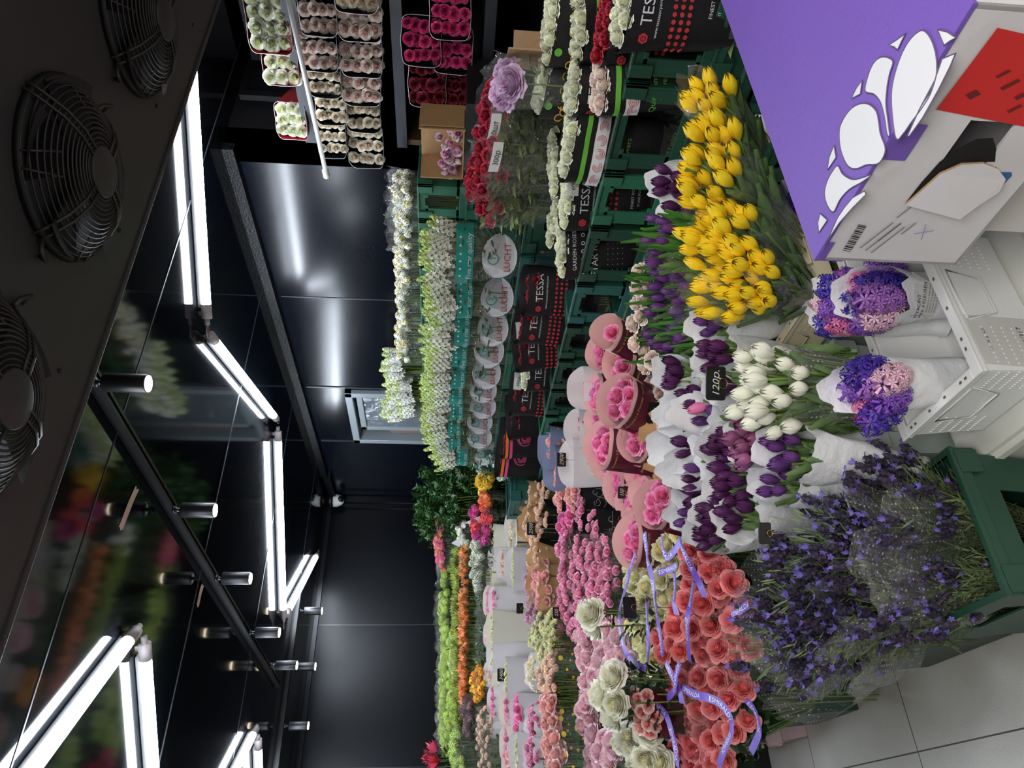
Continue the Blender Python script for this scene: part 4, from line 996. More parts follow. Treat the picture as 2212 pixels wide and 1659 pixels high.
zone([(966, 1238, Y0), (962, 1312, Y0), (966, 1372, Y0), (968, 1424, Y0), (966, 1475, Y0), (968, 1520, Y0), (966, 1560, Y0), (972, 1590, Y0 - .1)], 'green_flower_bunch', lab('round lime green ball flowers in clear film, rearmost row'), 'flowers', 'lime ball flower bunches of the rearmost row', 1, .97, D_GREENB, .06, 56, lv=M_LEAF, film_up=.09)
zone([(984, 1385, Y0 - .2), (984, 1440, Y0 - .2), (988, 1500, Y0 - .2), (988, 1550, Y0 - .2)], 'green_flower_bunch', lab('pale green airy flowers before the lime balls'), 'flowers', 'pale green flower bunches', 1, .97, D_LIMEB, .055, 52, lv=M_LEAF)
zone([(952, 1140, Y0 - .15), (950, 1175, Y0 - .15), (958, 1203, Y0 - .15)], 'daisy_bunch', lab('pink daisies with yellow hearts, rearmost row'), 'flowers', 'pink daisy bunches', 1, .97, D_DAISY, .045, 42, lv=M_LEAFD, sc=1.0)
zone([(1000, 1145, 5.35), (1004, 1185, 5.35)], 'white_flower_bunch', lab('small white flowers with dark leaves, behind the statice'), 'flowers', 'small white flower bunches', 1, .8, D_WHTS, .05, 44, lv=M_LEAF)
zone([(948, 1640, 5.5, 46)], 'protea_bunch', lambda i: 'spiky dark pink protea head at the left end of the rear row', 'flowers', None, 1, .97, D_PROT, .075, 46, hname='protea_head', film_=False, lv=M_LEAF, dome=.02, sc=.95, spread=.9)
zone([(988, 1612, 5.35, 60), (994, 1648, 5.35, 60)], 'bud_bunch', lab('pale green round buds near the protea', 'from the lime balls'), 'flowers', 'pale green bud bunches', 1, .8, D_BUDS, .045, 60, lv=M_LEAF)
zone([(994, 1210 + k * 40, 5.25) for k in range(9)], 'grass_flower_bunch', lab('bright lime thread-petalled flowers above the orange row'), 'flowers', 'lime thread flower bunches', 1, .8, D_GRASS, .055, 50, hname='flower_tuft', film_=False, dome=.02, lv=M_LEAF)
zone([(1008, 1205 + k * 37, 5.05) for k in range(9)], 'orange_flower_bunch', lab('bright orange tubular flowers in the narrow orange row'), 'flowers', 'orange tubular flower bunches', 1, .8, D_ORT, .05, 44, hname='flower_tuft', film_=False, dome=.0, lv=None)
zone([(1034, 1178, 4.9), (1036, 1215, 4.9), (1036, 1250, 4.9)], 'statice_bunch', lab('grey-green airy statice in clear film'), 'flowers', 'statice bunches', 1, .62, D_STAT, .045, 44, lv=M_LEAF)
zone([(1040, 1300, 4.9), (1040, 1345, 4.9), (1038, 1400, 4.9)], 'foliage_bunch', lab('dark leafy bunch with brown wrap below the orange row'), 'foliage', 'dark leafy bunches', 1, .62, B_RUS, .06, 50, hname='leafy_branch', lv=M_LEAFD, dome=0)
zone([(1034, 1465, 4.9), (1036, 1488, 4.9)], 'orange_spray_bunch', lab('small orange and yellow berries below the orange row'), 'flowers', 'small orange flower bunches', 1, .62, D_OSM, .038, 40, lv=M_LEAF)
zone([(1014, 1530, 5.0), (1018, 1565, 5.0)], 'plum_flower_bunch', lab('dusky plum waxy sprigs in film'), 'flowers', 'plum sprig bunches', 1, .8, D_PLUM, .04, 44, lv=M_LEAF)
zone([(1044, 1560, 4.75, 50), (1046, 1600, 4.7, 50), (1052, 1640, 4.65, 46)], 'peach_spray_bunch', lab('pale peach spray roses behind the white paper bags'), 'flowers', 'pale peach spray bunches', 1, .62, R_SPRH, .05, 50, lv=M_LEAF)
# lilies and tall foliage by the corner
zone([(1052, 1042, 4.9, 62)], 'lily_bunch', lambda i: 'yellow small lilies in front of the tall dark foliage', 'flowers', None, 1, .62, D_ALY, .06, 62, lv=M_LEAFD, film_=False, dome=.05, dpx=.7, nleaf=60, lleaf=.09)
zone([(1052, 1082, 4.9, 40), (1056, 1124, 4.85, 44), (1032, 1112, 5.0, 34), (1036, 1146, 4.9, 44), (1048, 1160, 4.8, 34)], 'lily_bunch', lambda i: ['orange small lilies beside the yellow ones', 'coral red small lilies with a folded white card behind', 'small purple-pink lilies behind the orange ones', 'magenta small lilies left of the coral ones', 'deep pink lilies next to the first white paper bag'][i], 'flowers', None, 1, .62, D_ALO, .055, 40, lv=M_LEAFD, film_=True, dome=.04, dpx=.7, nleaf=50, lleaf=.08)
for o in [o for o in COL.objects if o.name.startswith('lily_bunch')]:
    L_ = o['label']; pr = D_ALR if 'coral' in L_ else D_ALM if ('magenta' in L_ or 'purple' in L_ or 'deep' in L_) else None
    if pr:
        for c in o.children:
            if c.name.startswith('flower_head'): c.data = pr[int(c.location.x * 1000) % 3]
G = [(925, 1068, 5.7, 60), (918, 1112, 5.8, 60), (940, 1030, 5.4, 60), (952, 1090, 5.5, 70), (975, 1015, 5.1, 60), (985, 1062, 5.2, 70), (992, 1108, 5.3, 56), (930, 1140, 5.8, 50), (1012, 1020, 5.0, 60), (975, 1130, 5.4, 50)]
zone(G, 'foliage_bunch', lab('tall dark glossy green foliage in the back corner', 'going down the heap'), 'foliage', 'dark green foliage bunches in the corner', 1, .97, B_RUS, .055, 60, hname='leafy_branch', film_=False, dome=.06, jz=.06, sc=1.15, lv=M_LEAFD, nleaf=50, lleaf=.05, spread=.8)
zone([(1068, 985, 4.35, 50), (1092, 1018, 4.2, 44), (1042, 1000, 4.6, 50)], 'eucalyptus_bunch', lab('silvery round-leaved eucalyptus under the teal-banded stocks', 'from the window side'), 'foliage', 'eucalyptus bunches', 1, .62, B_EUC, .05, 50, hname='leafy_branch', film_=False, dome=.04, jz=.04, spread=.9, lv=M_LEAF, sc=.9)
p = at(1120, 1030, 1, 4.1); crate('teal green crate standing under the silvery eucalyptus', None, p.x - .2, p.x + .25, 4.02, 4.34, .42, p.z + .06, M_CRB, taper=.02)
p = at(1128, 1082, 1, 4.25); crate('cream crate with a windowed collar behind the brown paper bags', None, p.x - .24, p.x + .2, 4.37, 4.7, .6, at(1114, 1082, 1, 4.37).z, M_CRBG, .15)
q = at(1033, 1138, 1, 4.84); m = MB(); m.quad([(0, 0, 0), (.1, 0, -.02), (.05, .02, .09)]); m.quad([(0, -.004, 0), (.05, .012, .09), (.1, -.004, -.02)]); o = part('white_card', m, M_WHITE, None, False, loc=q, rot=(0, 0, .3)); tag(o, 'folded plain white card tucked among the coral lilies', 'card')
q = at(993, 1182, 1, 5.1); m = MB(); m.quad([(0, 0, 0), (.09, 0, -.01), (.05, .02, .06)]); m.quad([(0, -.004, 0), (.05, .012, .06), (.09, -.004, -.01)]); o = part('white_card', m, M_WHITE, None, False, loc=q, rot=(0, 0, .3)); tag(o, 'small white card standing by the small white flowers', 'card')

# white paper bags
BAG = [(1060, 1158, 4.75, 46, 40, R_SPRC), (1098, 1145, 4.55, 74, 60, R_BLUSH), (1060, 1205, 4.8, 44, 44, R_SPRC), (1056, 1250, 4.85, 50, 60, R_SPRC), (1080, 1222, 4.62, 62, 50, R_SPRH), (1102, 1228, 4.45, 84, 66, R_SPRC),
       (1050, 1300, 4.75, 60, 50, R_SPRP), (1062, 1296, 4.55, 56, 66, R_SPRP), (1052, 1372, 4.75, 56, 60, R_LPINK), (1058, 1355, 4.55, 66, 90, R_SPRC), (1058, 1415, 4.6, 64, 88, R_SPRC), (1052, 1455, 4.8, 50, 40, R_SPRH),
       (1072, 1476, 4.62, 58, 44, R_SPRC), (1088, 1462, 4.45, 76, 66, R_SPRC), (1060, 1520, 4.65, 66, 50, R_SPRP), (1088, 1530, 4.5, 70, 60, R_SPRP), (1112, 1540, 4.38, 76, 40, R_HOT), (1058, 1562, 4.7, 60, 50, R_SPRH),
       (1088, 1608, 4.5, 70, 50, R_SPRP), (1094, 1650, 4.45, 60, 50, R_SPRS), (1110, 1625, 4.34, 72, 60, R_SPRC)]
for i, (x, y, Y, wp, hp, pr) in enumerate(BAG):
    p = at(x + 6, y, 1, Y); W = pxw(p, wp) * 1.1; H = p.z - .62
    o, rng = bunch('bagged_flower_bunch', 'off-white board sleeve, %s blooms inside, %s' % (('pink' if pr in (R_SPRP, R_HOT, R_LPINK) else 'salmon' if pr is R_SPRS else 'peach' if pr is R_SPRH else 'blush' if pr is R_BLUSH else 'pale cream'), '%s from the corner' % (ORD[i])), 'flowers', 'white board sleeves in the middle distance', p, W * .9, W * .45, H, pr, .045, dome=.0, rot=facing(p, .12 * math.sin(i * 3)), leaves=None, sc=.9, tilt=(.05 * math.sin(i * 1.7), 0))
    sleeve_on(o, Sleeve(W * .8, W * .4, W, W * .52, H - .34, .345, n=3, up=.035, down=.005, crumple=.004, seed=i), M_LBOARD if i % 3 else mat('cream_board', (232, 226, 208), .7), None, name='board_sleeve', nu=32, nv=6)

# small spray roses, kraft bags
SPR = [(1152, 1078, 4.05, 60, R_SPRH, 'kraft', 'peach spray roses in crumpled brown paper nearest the cream crate'),
       (1175, 1075, 3.95, 60, R_SPRH, None, 'loose peach spray roses beside the topmost brown paper'),
       (1150, 1132, 3.95, 60, R_SPRH, 'kraft', 'peach spray roses in brown paper with a black price card'),
       (1172, 1120, 3.85, 66, R_SPRH, 'blk', 'peach spray roses with green leaves in a dark sleeve'), (1160, 1160, 3.9, 60, R_SPRH, 'blk', 'long row of peach spray roses in a slanted dark sleeve'),
       (1158, 1200, 3.9, 60, R_SPRH, 'blk', 'peach spray roses above the tall brown paper bags'),
       (1172, 1212, 3.8, 56, R_SPRH, 'kraft', 'upright brown paper bag beside the hot pink sprays'), (1172, 1256, 3.78, 70, R_SPRS, 'kraft', 'brown paper bag printed with small lettering'), (1176, 1300, 3.8, 50, R_SPRS, 'kraft', 'brown paper bag behind the lilac spray roses'),
       (1150, 1262, 3.95, 70, R_SPRL, 'film', 'dusty lilac spray buds in printed clear film, upper one'), (1158, 1300, 3.9, 66, R_SPRL, 'film', 'dusty lilac spray buds in printed clear film, lower one'), (1152, 1330, 3.85, 50, R_SPRL, 'film', 'lilac spray buds beside the black card'),
       (1172, 1362, 3.8, 66, R_SPRC, 'film', 'greenish cream spray buds, nearest the lilac ones'), (1178, 1410, 3.8, 62, R_SPRC, 'film', 'greenish cream spray buds farther left'), (1160, 1380, 3.95, 50, R_SPRC, 'film', 'greenish cream spray buds half behind printed film'),
       (1182, 1462, 3.75, 60, R_SPRH, 'film', 'peach spray roses left of the cream buds'), (1190, 1510, 3.7, 60, R_SPRH, 'film', 'peach spray roses near the large pink roses'), (1196, 1556, 3.65, 66, R_SPRS, 'film', 'salmon spray roses with yellow dots on the film'), (1200, 1606, 3.6, 66, R_SPRS, 'film', 'salmon spray roses with green leaf prints on the film'), (1204, 1648, 3.55, 60, R_SPRS, 'film', 'salmon spray roses at the left frame edge'),
       (1160, 1450, 3.95, 60, R_BLUSH, 'paper', 'pale bunch in tissue with green printed lettering, nearer the price card'), (1160, 1560, 3.9, 60, R_SPRP, 'paper', 'pale bunch in tissue with green printed lettering, farther left'), (1158, 1630, 3.9, 60, R_SPRP, 'paper', 'pale pink bunch in tissue at the left frame edge')]
SPR += [(1194, 1350 + 44 * k, 3.62, 58, R_SPRC if k < 2 else R_SPRH if k < 4 else R_SPRS, 'film' if k in (2, 5) else None, '%s spray roses bordering the pale pink garden roses, %s from the price card reading 250' % ('cream' if k < 2 else 'peach' if k < 4 else 'salmon', ORD[k])) for k in range(7)]
def agro(m, s):
    z1 = s.z0 + s.h; W = s.w1
    put_text(m, 'АГРО', s.front, -W * .15, z1 - .06, .035, 0); put_disc(m, W * .2, z1 - .06, .012, s.front, 1, 10); put_text(m, 'ЮТА', s.front, W * .1, z1 - .12, .03, 0)
    for k in range(8): put_disc(m, -W * .4 + W * .1 * k, z1 - .09 - .03 * (k % 3), .007, s.front, k % 2, 8)
    return [mat('print_green', (40, 130, 84), .5), mat('print_yellow', (230, 220, 70), .5)]
for i, (x, y, Y, wp, pr, k, lb) in enumerate(SPR):
    p = at(x, y, 1, Y); W = pxw(p, wp) * 1.15; H = p.z - .44
    o, rng = bunch('spray_rose_bunch', lb, 'flowers', None, p, W, W * .8, H, pr, .036 if pr is not R_SPRC else .028, dome=.03, jz=.02, leaves=None if k == 'kraft' else M_LEAF, nleaf=30, lleaf=.03)
    if k == 'kraft': sleeve_on(o, Sleeve(W * .6, W * .5, W * 1.1, W * .9, H - .3, .33, up=.05, down=.0, crumple=.012, seed=i, rag=.008), M_KRAFT, (lambda m, s: (put_text(m, 'Red Lion Roses', s.front, 0, s.z0 + s.h - .12, .022, 0), [mat('kraft_print', (150, 70, 50), .6)])[1]) if i in (7, 2) else None)
    if k == 'blk': sleeve_on(o, Sleeve(W * .6, W * .4, W * 1.1, W * .7, H - .3, .29, up=.0, down=.01, crumple=.006, seed=i), M_BSLV, None, name='board_sleeve')
    if k == 'film': sleeve_on(o, Sleeve(W * .6, W * .5, W * 1.15, W * .95, H - .3, .33, crumple=.008, seed=i, rag=.01), M_FILM, agro, name='printed_film')
    if k == 'paper': sleeve_on(o, Sleeve(W * .6, W * .5, W * 1.1, W * .9, H - .3, .32, up=.04, crumple=.008, seed=i, rag=.006), M_PAPER, agro)

# ---------------------------------------------------------------- hot pink sprays, dark printed sleeves
HP = [(1222, 1188, 1.0), (1236, 1222, .98), (1262, 1200, .96), (1228, 1262, 1.0), (1256, 1252, .96), (1290, 1210, .92), (1300, 1245, .90), (1226, 1304, .99), (1256, 1300, .95), (1218, 1335, 1.0), (1284, 1270, .92), (1244, 1338, .96), (1312, 1196, .89), (1320, 1236, .88), (1316, 1282, .89), (1270, 1335, .94)]
zone(HP, 'spray_rose_bunch', lab('hot pink spray roses in clear film', 'from the printed black sleeves'), 'flowers', 'hot pink spray rose bunches', 2, .24, R_SPRP, .048, 70, hname='rose_head', sc=1.0, lv=M_LEAF, jz=.025, film_up=.01)
for i, (x, y, z, wp, pr, k, lb) in enumerate([
    (1200, 968, 1.02, 80, R_SPRS, 0, 'salmon roses in a grey-blue patterned sleeve behind the white board sleeves'), (1212, 1012, 1.0, 84, R_SPRS, 0, 'salmon roses with a black price card among them'), (1234, 1000, .98, 80, R_SPRS, 1, 'salmon roses in black board beside the white board sleeve'),
    (1212, 1062, .99, 80, R_SPRS, 1, 'salmon roses in black board with outlined rose, upper one'), (1240, 1068, .96, 84, R_SPRS, 1, 'salmon roses above the printed roses lettering'),
    (1236, 1108, .96, 80, R_HOT, 1, 'pink roses in clear and black sleeve'), (1256, 1090, .93, 90, R_SPRP, 2, 'pink spray roses in black board lettered roses, nearer the white sleeve'), (1288, 1150, .9, 96, R_SPRP, 2, 'pink spray roses in black board lettered roses, nearer the pink paper bunches'), (1220, 1148, .99, 70, R_HOT, 1, 'pink roses beside the brown paper bags')]):
    p = at(x, y, 2, z); W = pxw(p, wp) * 1.1; H = p.z - .24
    o, rng = bunch('spray_rose_bunch', lb, 'flowers', None, p, W, W * .6, H, pr, .052, dome=.02, jz=.015, leaves=None)
    if k: sleeve_on(o, Sleeve(W * .6, W * .3, W * 1.08, W * .62, H - .34, .345, n=3, up=.02, down=.0, crumple=.005, seed=i), M_BSLV, k_deco if k == 2 else None, name='board_sleeve')
    else: sleeve_on(o, Sleeve(W * .6, W * .3, W * 1.1, W * .66, H - .34, .38, n=3, up=.05, down=.0, crumple=.005, seed=i), mat('blue_grey_sleeve', (132, 144, 176), .5), None, name='board_sleeve')

# burgundy and pink sleeves
def burg(m, s):
    z1 = s.z0 + s.h - s.down; W = s.w1; e = lambda x: -s.down * .0
    m.grid(lambda u, v: s.front(-W * .485 + W * .97 * u, s.z0 + .02 + (z1 - s.z0 - .035 + s.down * (1 - abs(2 * u - 1) ** 1.5) * 0) * v), 20, 4, 0)
    g = lambda x, z: s.front(x, z) + Vector((0, -.003, 0))
    put_text(m, 'Выращено в России   rozavolna.ru', g, 0, z1 - .035, .014, 1)
    g2 = lambda x, z: s.front(x, z) + Vector((0, -.004, 0))
    put_disc(m, 0, z1 - .12, .036, g, 2, 22)
    for r in (.030, .022, .014, .007): put_ring(m, 0, z1 - .12, r - .0022, r, g2, 0, 20, r * 200, r * 200 + 5.4)
    return [M_BURG, M_GOLD, mat('logo_green', (196, 202, 92), .5)]
def whiteboard(m, s): return []
BP = [(1322, 722, 1.06, 84, .5), (1308, 762, .99, 90, .4), (1350, 790, 1.0, 96, .25), (1296, 852, .97, 92, .2), (1345, 868, 1.03, 120, .0), (1296, 905, .95, 70, .3), (1308, 962, 1.02, 110, .05), (1345, 940, .90, 80, -.1), (1388, 948, .95, 112, -.25),
      (1312, 1010, .92, 60, 0), (1362, 1000, .88, 70, 0), (1392, 1022, .85, 84, -.1), (1340, 1050, .9, 90, .1), (1368, 1088, .87, 84, 0), (1400, 1068, .85, 80, -.1), (1424, 1092, .92, 112, 0), (1384, 1132, .86, 90, .1), (1372, 1170, .93, 112, .15)]
for i, (x, y, z, wp, yaw) in enumerate(BP):
    p = at(x, y, 2, z); W = pxw(p, wp) * .95; H = p.z - (.24 if p.y > 2.9 else .12); br = None
    if p.y < 2.96: dv = p - Vector((min(1.82, max(.92, p.x)), max(2.52, p.y), .10 if p.y < 2.85 else .24)); H = dv.length; br = lean(dv, facing(p, yaw * .4))
    o, rng = bunch('pink_rose_bunch', 'bright pink garden roses in a pink and burgundy sleeve, %s from the green crates' % ORD[i], 'flowers', 'burgundy-fronted pink rose sleeves', p, W * .74, W * .36, H - .008, R_HOT, .050, dome=.025, rot=facing(p, yaw * .4), leaves=None, tilt=(.10, .06 * math.sin(i * 2)), base_rot=br)
    s = Sleeve(W * .5, W * .34, W * 1.05, W * .72, H - .30, .31, n=2.1, up=.045, down=.004, crumple=.003, seed=i)
    sleeve_on(o, s, M_PINKP, burg, name='board_sleeve')
for i, (x, y, z, wp, pr, lb) in enumerate([(1272, 838, 1.0, 96, R_CRIM, 'red roses in a tall white board sleeve, nearer the green crates'), (1262, 925, .98, 90, R_CRIM, 'red roses almost hidden in a white board sleeve beside the first'), (1268, 1000, .96, 110, R_PALE, 'nearly closed white board sleeve beside the salmon roses'), ]):
    p = at(x, y, 2, z); W = pxw(p, wp); H = p.z - .24
    o, rng = bunch('rose_bunch', lb, 'flowers', None, p, W * .75, W * .3, H - (.03 if i < 2 else .07), pr, .05, dome=.0, rot=facing(p, .1))
    sleeve_on(o, Sleeve(W * .8, W * .3, W, W * .45, H - .34, .34, n=2.4, up=.06, down=.0, crumple=.004, seed=i), mat('white_board', (238, 234, 236), .5), None, name='board_sleeve')

# large light pink garden roses
LP = []
for (x, y) in [(1222, 1372), (1262, 1368), (1226, 1412), (1268, 1410), (1298, 1402), (1232, 1455), (1272, 1452), (1308, 1440), (1330, 1400), (1236, 1500), (1272, 1500), (1232, 1545), (1268, 1545), (1250, 1590), (1290, 1592), (1246, 1636), (1284, 1636), (1322, 1380), (1224, 1480), (1322, 1612), (1348, 1386), (1354, 1424), (1350, 1350), (1306, 1640)] + [(1207, 1366 + 47 * k) for k in range(7)]:
    LP.append((x, y, .98 - (x - 1220) * .0009))
zone(LP, 'garden_rose_bunch', lab('full pale pink garden roses', 'from the hot pink sprays'), 'flowers', 'pale pink garden rose bunches', 2, .24, R_LPINK, .078, 74, hname='rose_head', lv=M_LEAF, dome=.02, film_up=-.01, jz=.015)
for i, (x, y, z, wp, pr, lb) in enumerate([(1288, 1330, 1.06, 100, R_CREAM, 'huge cream-yellow roses rising beside the hot pink sprays'), (1324, 1502, 1.02, 130, R_CREAM, 'longest bunch of huge ivory roses in the middle of the left block'), (1330, 1468, 1.0, 70, R_CREAM, 'ivory roses with one bloom opened towards the aisle'),
                                          (1392, 1622, .88, 110, R_CREAM, 'ivory roses at the left frame edge beside the coral block'), (1360, 1600, .92, 60, R_CREAM, 'ivory roses below the peach sprays'), (1432, 1645, .82, 80, R_CREAM, 'ivory roses beneath the coral ones at the frame edge'),
                                          (1386, 1520, .92, 60, R_SPRS, 'salmon spray roses in a dark red sleeve, upper part'), (1398, 1565, .90, 64, R_SPRS, 'salmon spray roses with green sepals between ivory and coral')]):
    p = at(x, y, 2, z); W = pxw(p, wp); H = p.z - (.24 if p.y > 2.95 else .08)
    br = None
    if i in (3, 4, 5, 6, 7):
        dv = p - Vector((max(.5, p.x), max(3.05, p.y), .24)); H = dv.length; br = lean(dv, facing(p))
    o, rng = bunch('garden_rose_bunch' if i < 6 else 'spray_rose_bunch', lb, 'flowers', None, p, W, W * (.55 if wp > 75 else .8), H, pr, .082 if i < 6 else .042, dome=.045 if i < 6 else .02, jz=.012, leaves=M_LEAFD, nleaf=26, sc=1.0 if i < 6 else .75, rot=0 if i in (0, 1) else None, spread=.6, base_rot=br)
    if i in (6, 7): sleeve_on(o, Sleeve(W * .6, W * .5, W * 1.1, W * .9, H - .3, .29, crumple=.006, seed=i), mat('dark_red_sleeve', (84, 18, 34), .4), None)

# ---------------------------------------------------------------- coral and yellow roses with ribbons
def ribbon(parent, pts, wd=.022, words=True, lab_=None, px=True, dz=0.0):
    """satin ribbon laid along a path; its lettering follows it"""
    P = [at(x, y, 2, z + dz) for x, y, z in pts]; L = [0]
    for a, b in zip(P, P[1:]): L.append(L[-1] + (b - a).length)
    def pos(s):
        s = max(0, min(L[-1], s)); i = 0
        while i < len(L) - 2 and L[i + 1] < s: i += 1
        t = (s - L[i]) / (L[i + 1] - L[i]); g = lambda k: P[max(0, min(len(P) - 1, k))]
        p0, p1, p2, p3 = g(i - 1), g(i), g(i + 1), g(i + 2)
        return .5 * ((2 * p1) + (p2 - p0) * t + (2 * p0 - 5 * p1 + 4 * p2 - p3) * t * t + (3 * p1 - p0 - 3 * p2 + p3) * t ** 3)
    def at_s(s, c, e=0.0):
        p = pos(s); d = (pos(s + .004) - pos(s - .004)).normalized(); n = Vector((.12 * math.sin(s * 25), .12 * math.cos(s * 19) - .35, 1)).normalized(); b = n.cross(d).normalized(); k = d.cross(b)
        return p + b * c - k * e
    mw = parent.matrix_basis.inverted() if parent else Matrix()
    m = MB(); n_ = max(6, int(L[-1] / .012)); m.grid(lambda u, v: mw @ at_s(u * L[-1], (v - .5) * wd), n_, 2)
    rb = part('ribbon', m, M_PURP, parent)
    if words:
        m = MB(); s0 = .06
        while s0 < L[-1] - .05:
            v, f = txt('ESMERALDA'); b0 = len(m.v); sz = wd * .78
            for x, y in v: m.v.append(tuple(mw @ at_s(s0 + x * sz, (y - .35) * sz, -.0018)))
            for t in f: m.face([b0 + i for i in t])
            s0 += .145
        part('ribbon_lettering', m, M_WHITE, rb, False)
    return rb
CO = [(1500, 1225, .80), (1540, 1225, .77), (1568, 1262, .74), (1500, 1290, .78), (1540, 1290, .75), (1470, 1340, .80), (1510, 1345, .76), (1552, 1345, .73), (1590, 1330, .70), (1450, 1400, .80), (1490, 1400, .77), (1530, 1400, .73), (1570, 1395, .70), (1450, 1462, .78), (1490, 1462, .75), (1530, 1455, .72), (1565, 1450, .69),
      (1596, 1412, .68), (1462, 1535, .76), (1505, 1530, .73), (1545, 1520, .71), (1580, 1500, .68), (1470, 1595, .74), (1510, 1590, .71), (1550, 1590, .69), (1590, 1570, .66), (1480, 1650, .72), (1520, 1645, .7), (1558, 1640, .68), (1426, 1365, .82)]
co = zone(CO, 'coral_rose_bunch', lab('vivid coral-pink roses with purple ribbons in clear film', 'of the coral block') if False else (lambda i: 'vivid coral-pink roses, %s of the coral block' % (ORD[i])), 'flowers', 'coral rose bunches', 2, .06, R_CORAL, .068, 70, hname='rose_head', film_=False, lv=M_LEAFD, dome=.02, jz=.02, kk=1.0, face=.2, basefn=lambda p: Vector((min(1.18, max(.47, p.x)), max(2.9, p.y + .1), .12)))
for i in (4, 12, 15, 24, 19): o, W, D, H, rng = co[i]; sleeve_on(o, Sleeve(W * .8, D * .8, W * 1.4, D * 1.4, H - .25, .25 + .07, rag=.015, seed=i, crumple=.01), M_FILM, name='film_wrap')
YL = [(1420, 1198, .86), (1440, 1232, .83), (1428, 1262, .84), (1396, 1270, .87), (1448, 1285, .81), (1392, 1312, .87), (1372, 1250, .89), (1462, 1325, .79), (1378, 1372, .86), (1400, 1425, .84), (1418, 1330, .84), (1448, 1160, .84), (1370, 1330, .88)]
yl_ = zone(YL, 'yellow_rose_bunch', lab('pale yellow roses with golden hearts and lilac ribbons', 'going left from the burgundy sleeves'), 'flowers', 'pale yellow rose bunches', 2, .06, R_YEL, .066, 62, hname='rose_head', film_=False, lv=M_LEAF, dome=.02, jz=.015, kk=1.0)
for i in (1, 3, 8): o, W, D, H, rng = yl_[i]; sleeve_on(o, Sleeve(W * .8, D * .8, W * 1.7, D * 1.7, H - .25, .25 + .06, rag=.015, seed=i, crumple=.01), M_FILM, name='film_wrap')
RB = [(yl_[0][0], [(1392, 1150, .98), (1396, 1185, .98), (1400, 1215, .97), (1408, 1245, .96), (1412, 1275, .95), (1416, 1320, .93)]), (yl_[0][0], [(1430, 1158, .96), (1432, 1185, .95), (1442, 1205, .94), (1460, 1185, .93), (1468, 1170, .93)]),
      (co[0][0], [(1466, 1158, .90), (1478, 1195, .88), (1498, 1235, .86), (1514, 1268, .85), (1522, 1290, .84)]), (co[3][0], [(1498, 1255, .86), (1492, 1300, .85), (1484, 1340, .85), (1486, 1385, .83), (1490, 1430, .82)]),
      (yl_[4][0], [(1456, 1235, .92), (1458, 1270, .91), (1456, 1300, .90), (1462, 1328, .89)]), (yl_[6][0], [(1372, 1195, 1.0), (1360, 1235, .99), (1348, 1280, .98), (1338, 1330, .97), (1345, 1390, .95), (1362, 1425, .93), (1395, 1445, .92)]),
      (yl_[5][0], [(1412, 1275, .95), (1418, 1320, .93), (1424, 1360, .91), (1430, 1400, .89), (1428, 1415, .89)]), (yl_[9][0], [(1396, 1300, .94), (1398, 1340, .93), (1400, 1380, .92), (1398, 1430, .9)]),
      (co[13][0], [(1438, 1432, .88), (1452, 1460, .88), (1466, 1488, .87), (1474, 1520, .86)]), (co[13][0], [(1468, 1432, .87), (1460, 1462, .88), (1456, 1492, .88), (1440, 1508, .86)]),
      (co[18][0], [(1474, 1485, .86), (1500, 1500, .85), (1532, 1508, .83), (1558, 1522, .81), (1576, 1548, .80), (1580, 1580, .79), (1566, 1615, .79), (1552, 1655, .78)]), (co[22][0], [(1406, 1512, .88), (1424, 1528, .87), (1440, 1548, .86), (1450, 1580, .85), (1458, 1612, .85), (1464, 1658, .84)]),
      (co[2][0], [(1580, 1330, .80), (1598, 1318, .80), (1618, 1305, .79)]), (yl_[2][0], [(1420, 1238, .95), (1440, 1232, .93), (1462, 1222, .92)]), (co[25][0], [(1612, 1512, .72), (1632, 1540, .70), (1640, 1580, .68), (1622, 1625, .68)])]
for o, pts in RB: ribbon(o, pts, .024)

# ---------------------------------------------------------------- pale roses, leafy tulips, white-paper tulips
zone([(1384, 640, 1.0), (1392, 690, .98), (1400, 735, .96), (1404, 778, .95), (1392, 610, 1.0), (1420, 850, .90), (1426, 895, .88)], 'pale_rose_bunch', lab('cream and blush roses behind the leafy tulips', 'going left from the crates'), 'flowers', 'cream blush rose bunches', 2, .15, R_PALE, .062, 66, hname='rose_head', lv=M_LEAF, film_up=.0, kk=1.1)
lf = zone([(1446, 505, .97), (1440, 555, .96), (1432, 605, .95), (1440, 648, .93), (1434, 690, .92), (1444, 730, .90), (1440, 765, .89), (1478, 600, .9), (1484, 660, .88), (1478, 710, .87)], 'leafy_tulip_bunch', lab('purple tulips with long upright green leaves', 'going left from the crates'), 'flowers', 'leafy purple tulip bunches', 2, .3, T_PURL, .034, 62, hname='tulip', film_=False, dome=.0, jz=.025, stems=True, spread=.12, kk=1.15)
for i, (o, W, D, H, rng) in enumerate(lf):
    m = MB()
    for k in range(34):
        a = rng.random() * 6.28; r = math.sqrt(rng.random()) * .5
        leaf(m, (W * r * math.cos(a), D * r * math.sin(a), H - rng.uniform(.12, .2)), (rng.uniform(-.2, .2), rng.uniform(-.2, .2), 1), rng.uniform(.17, .27), .028, 0, .3, 5, rng.uniform(-.03, .1))
    part('long_leaves', m, mat('long_leaf', (74, 126, 52), .4, vary=.15, noise=.15), o)
    if i in (1, 7, 8): sleeve_on(o, Sleeve(W * .8, D * .8, W * 1.3, D * 1.3, H - .3, .36, rag=.015, seed=i, crumple=.012), M_FILM, name='film_wrap')
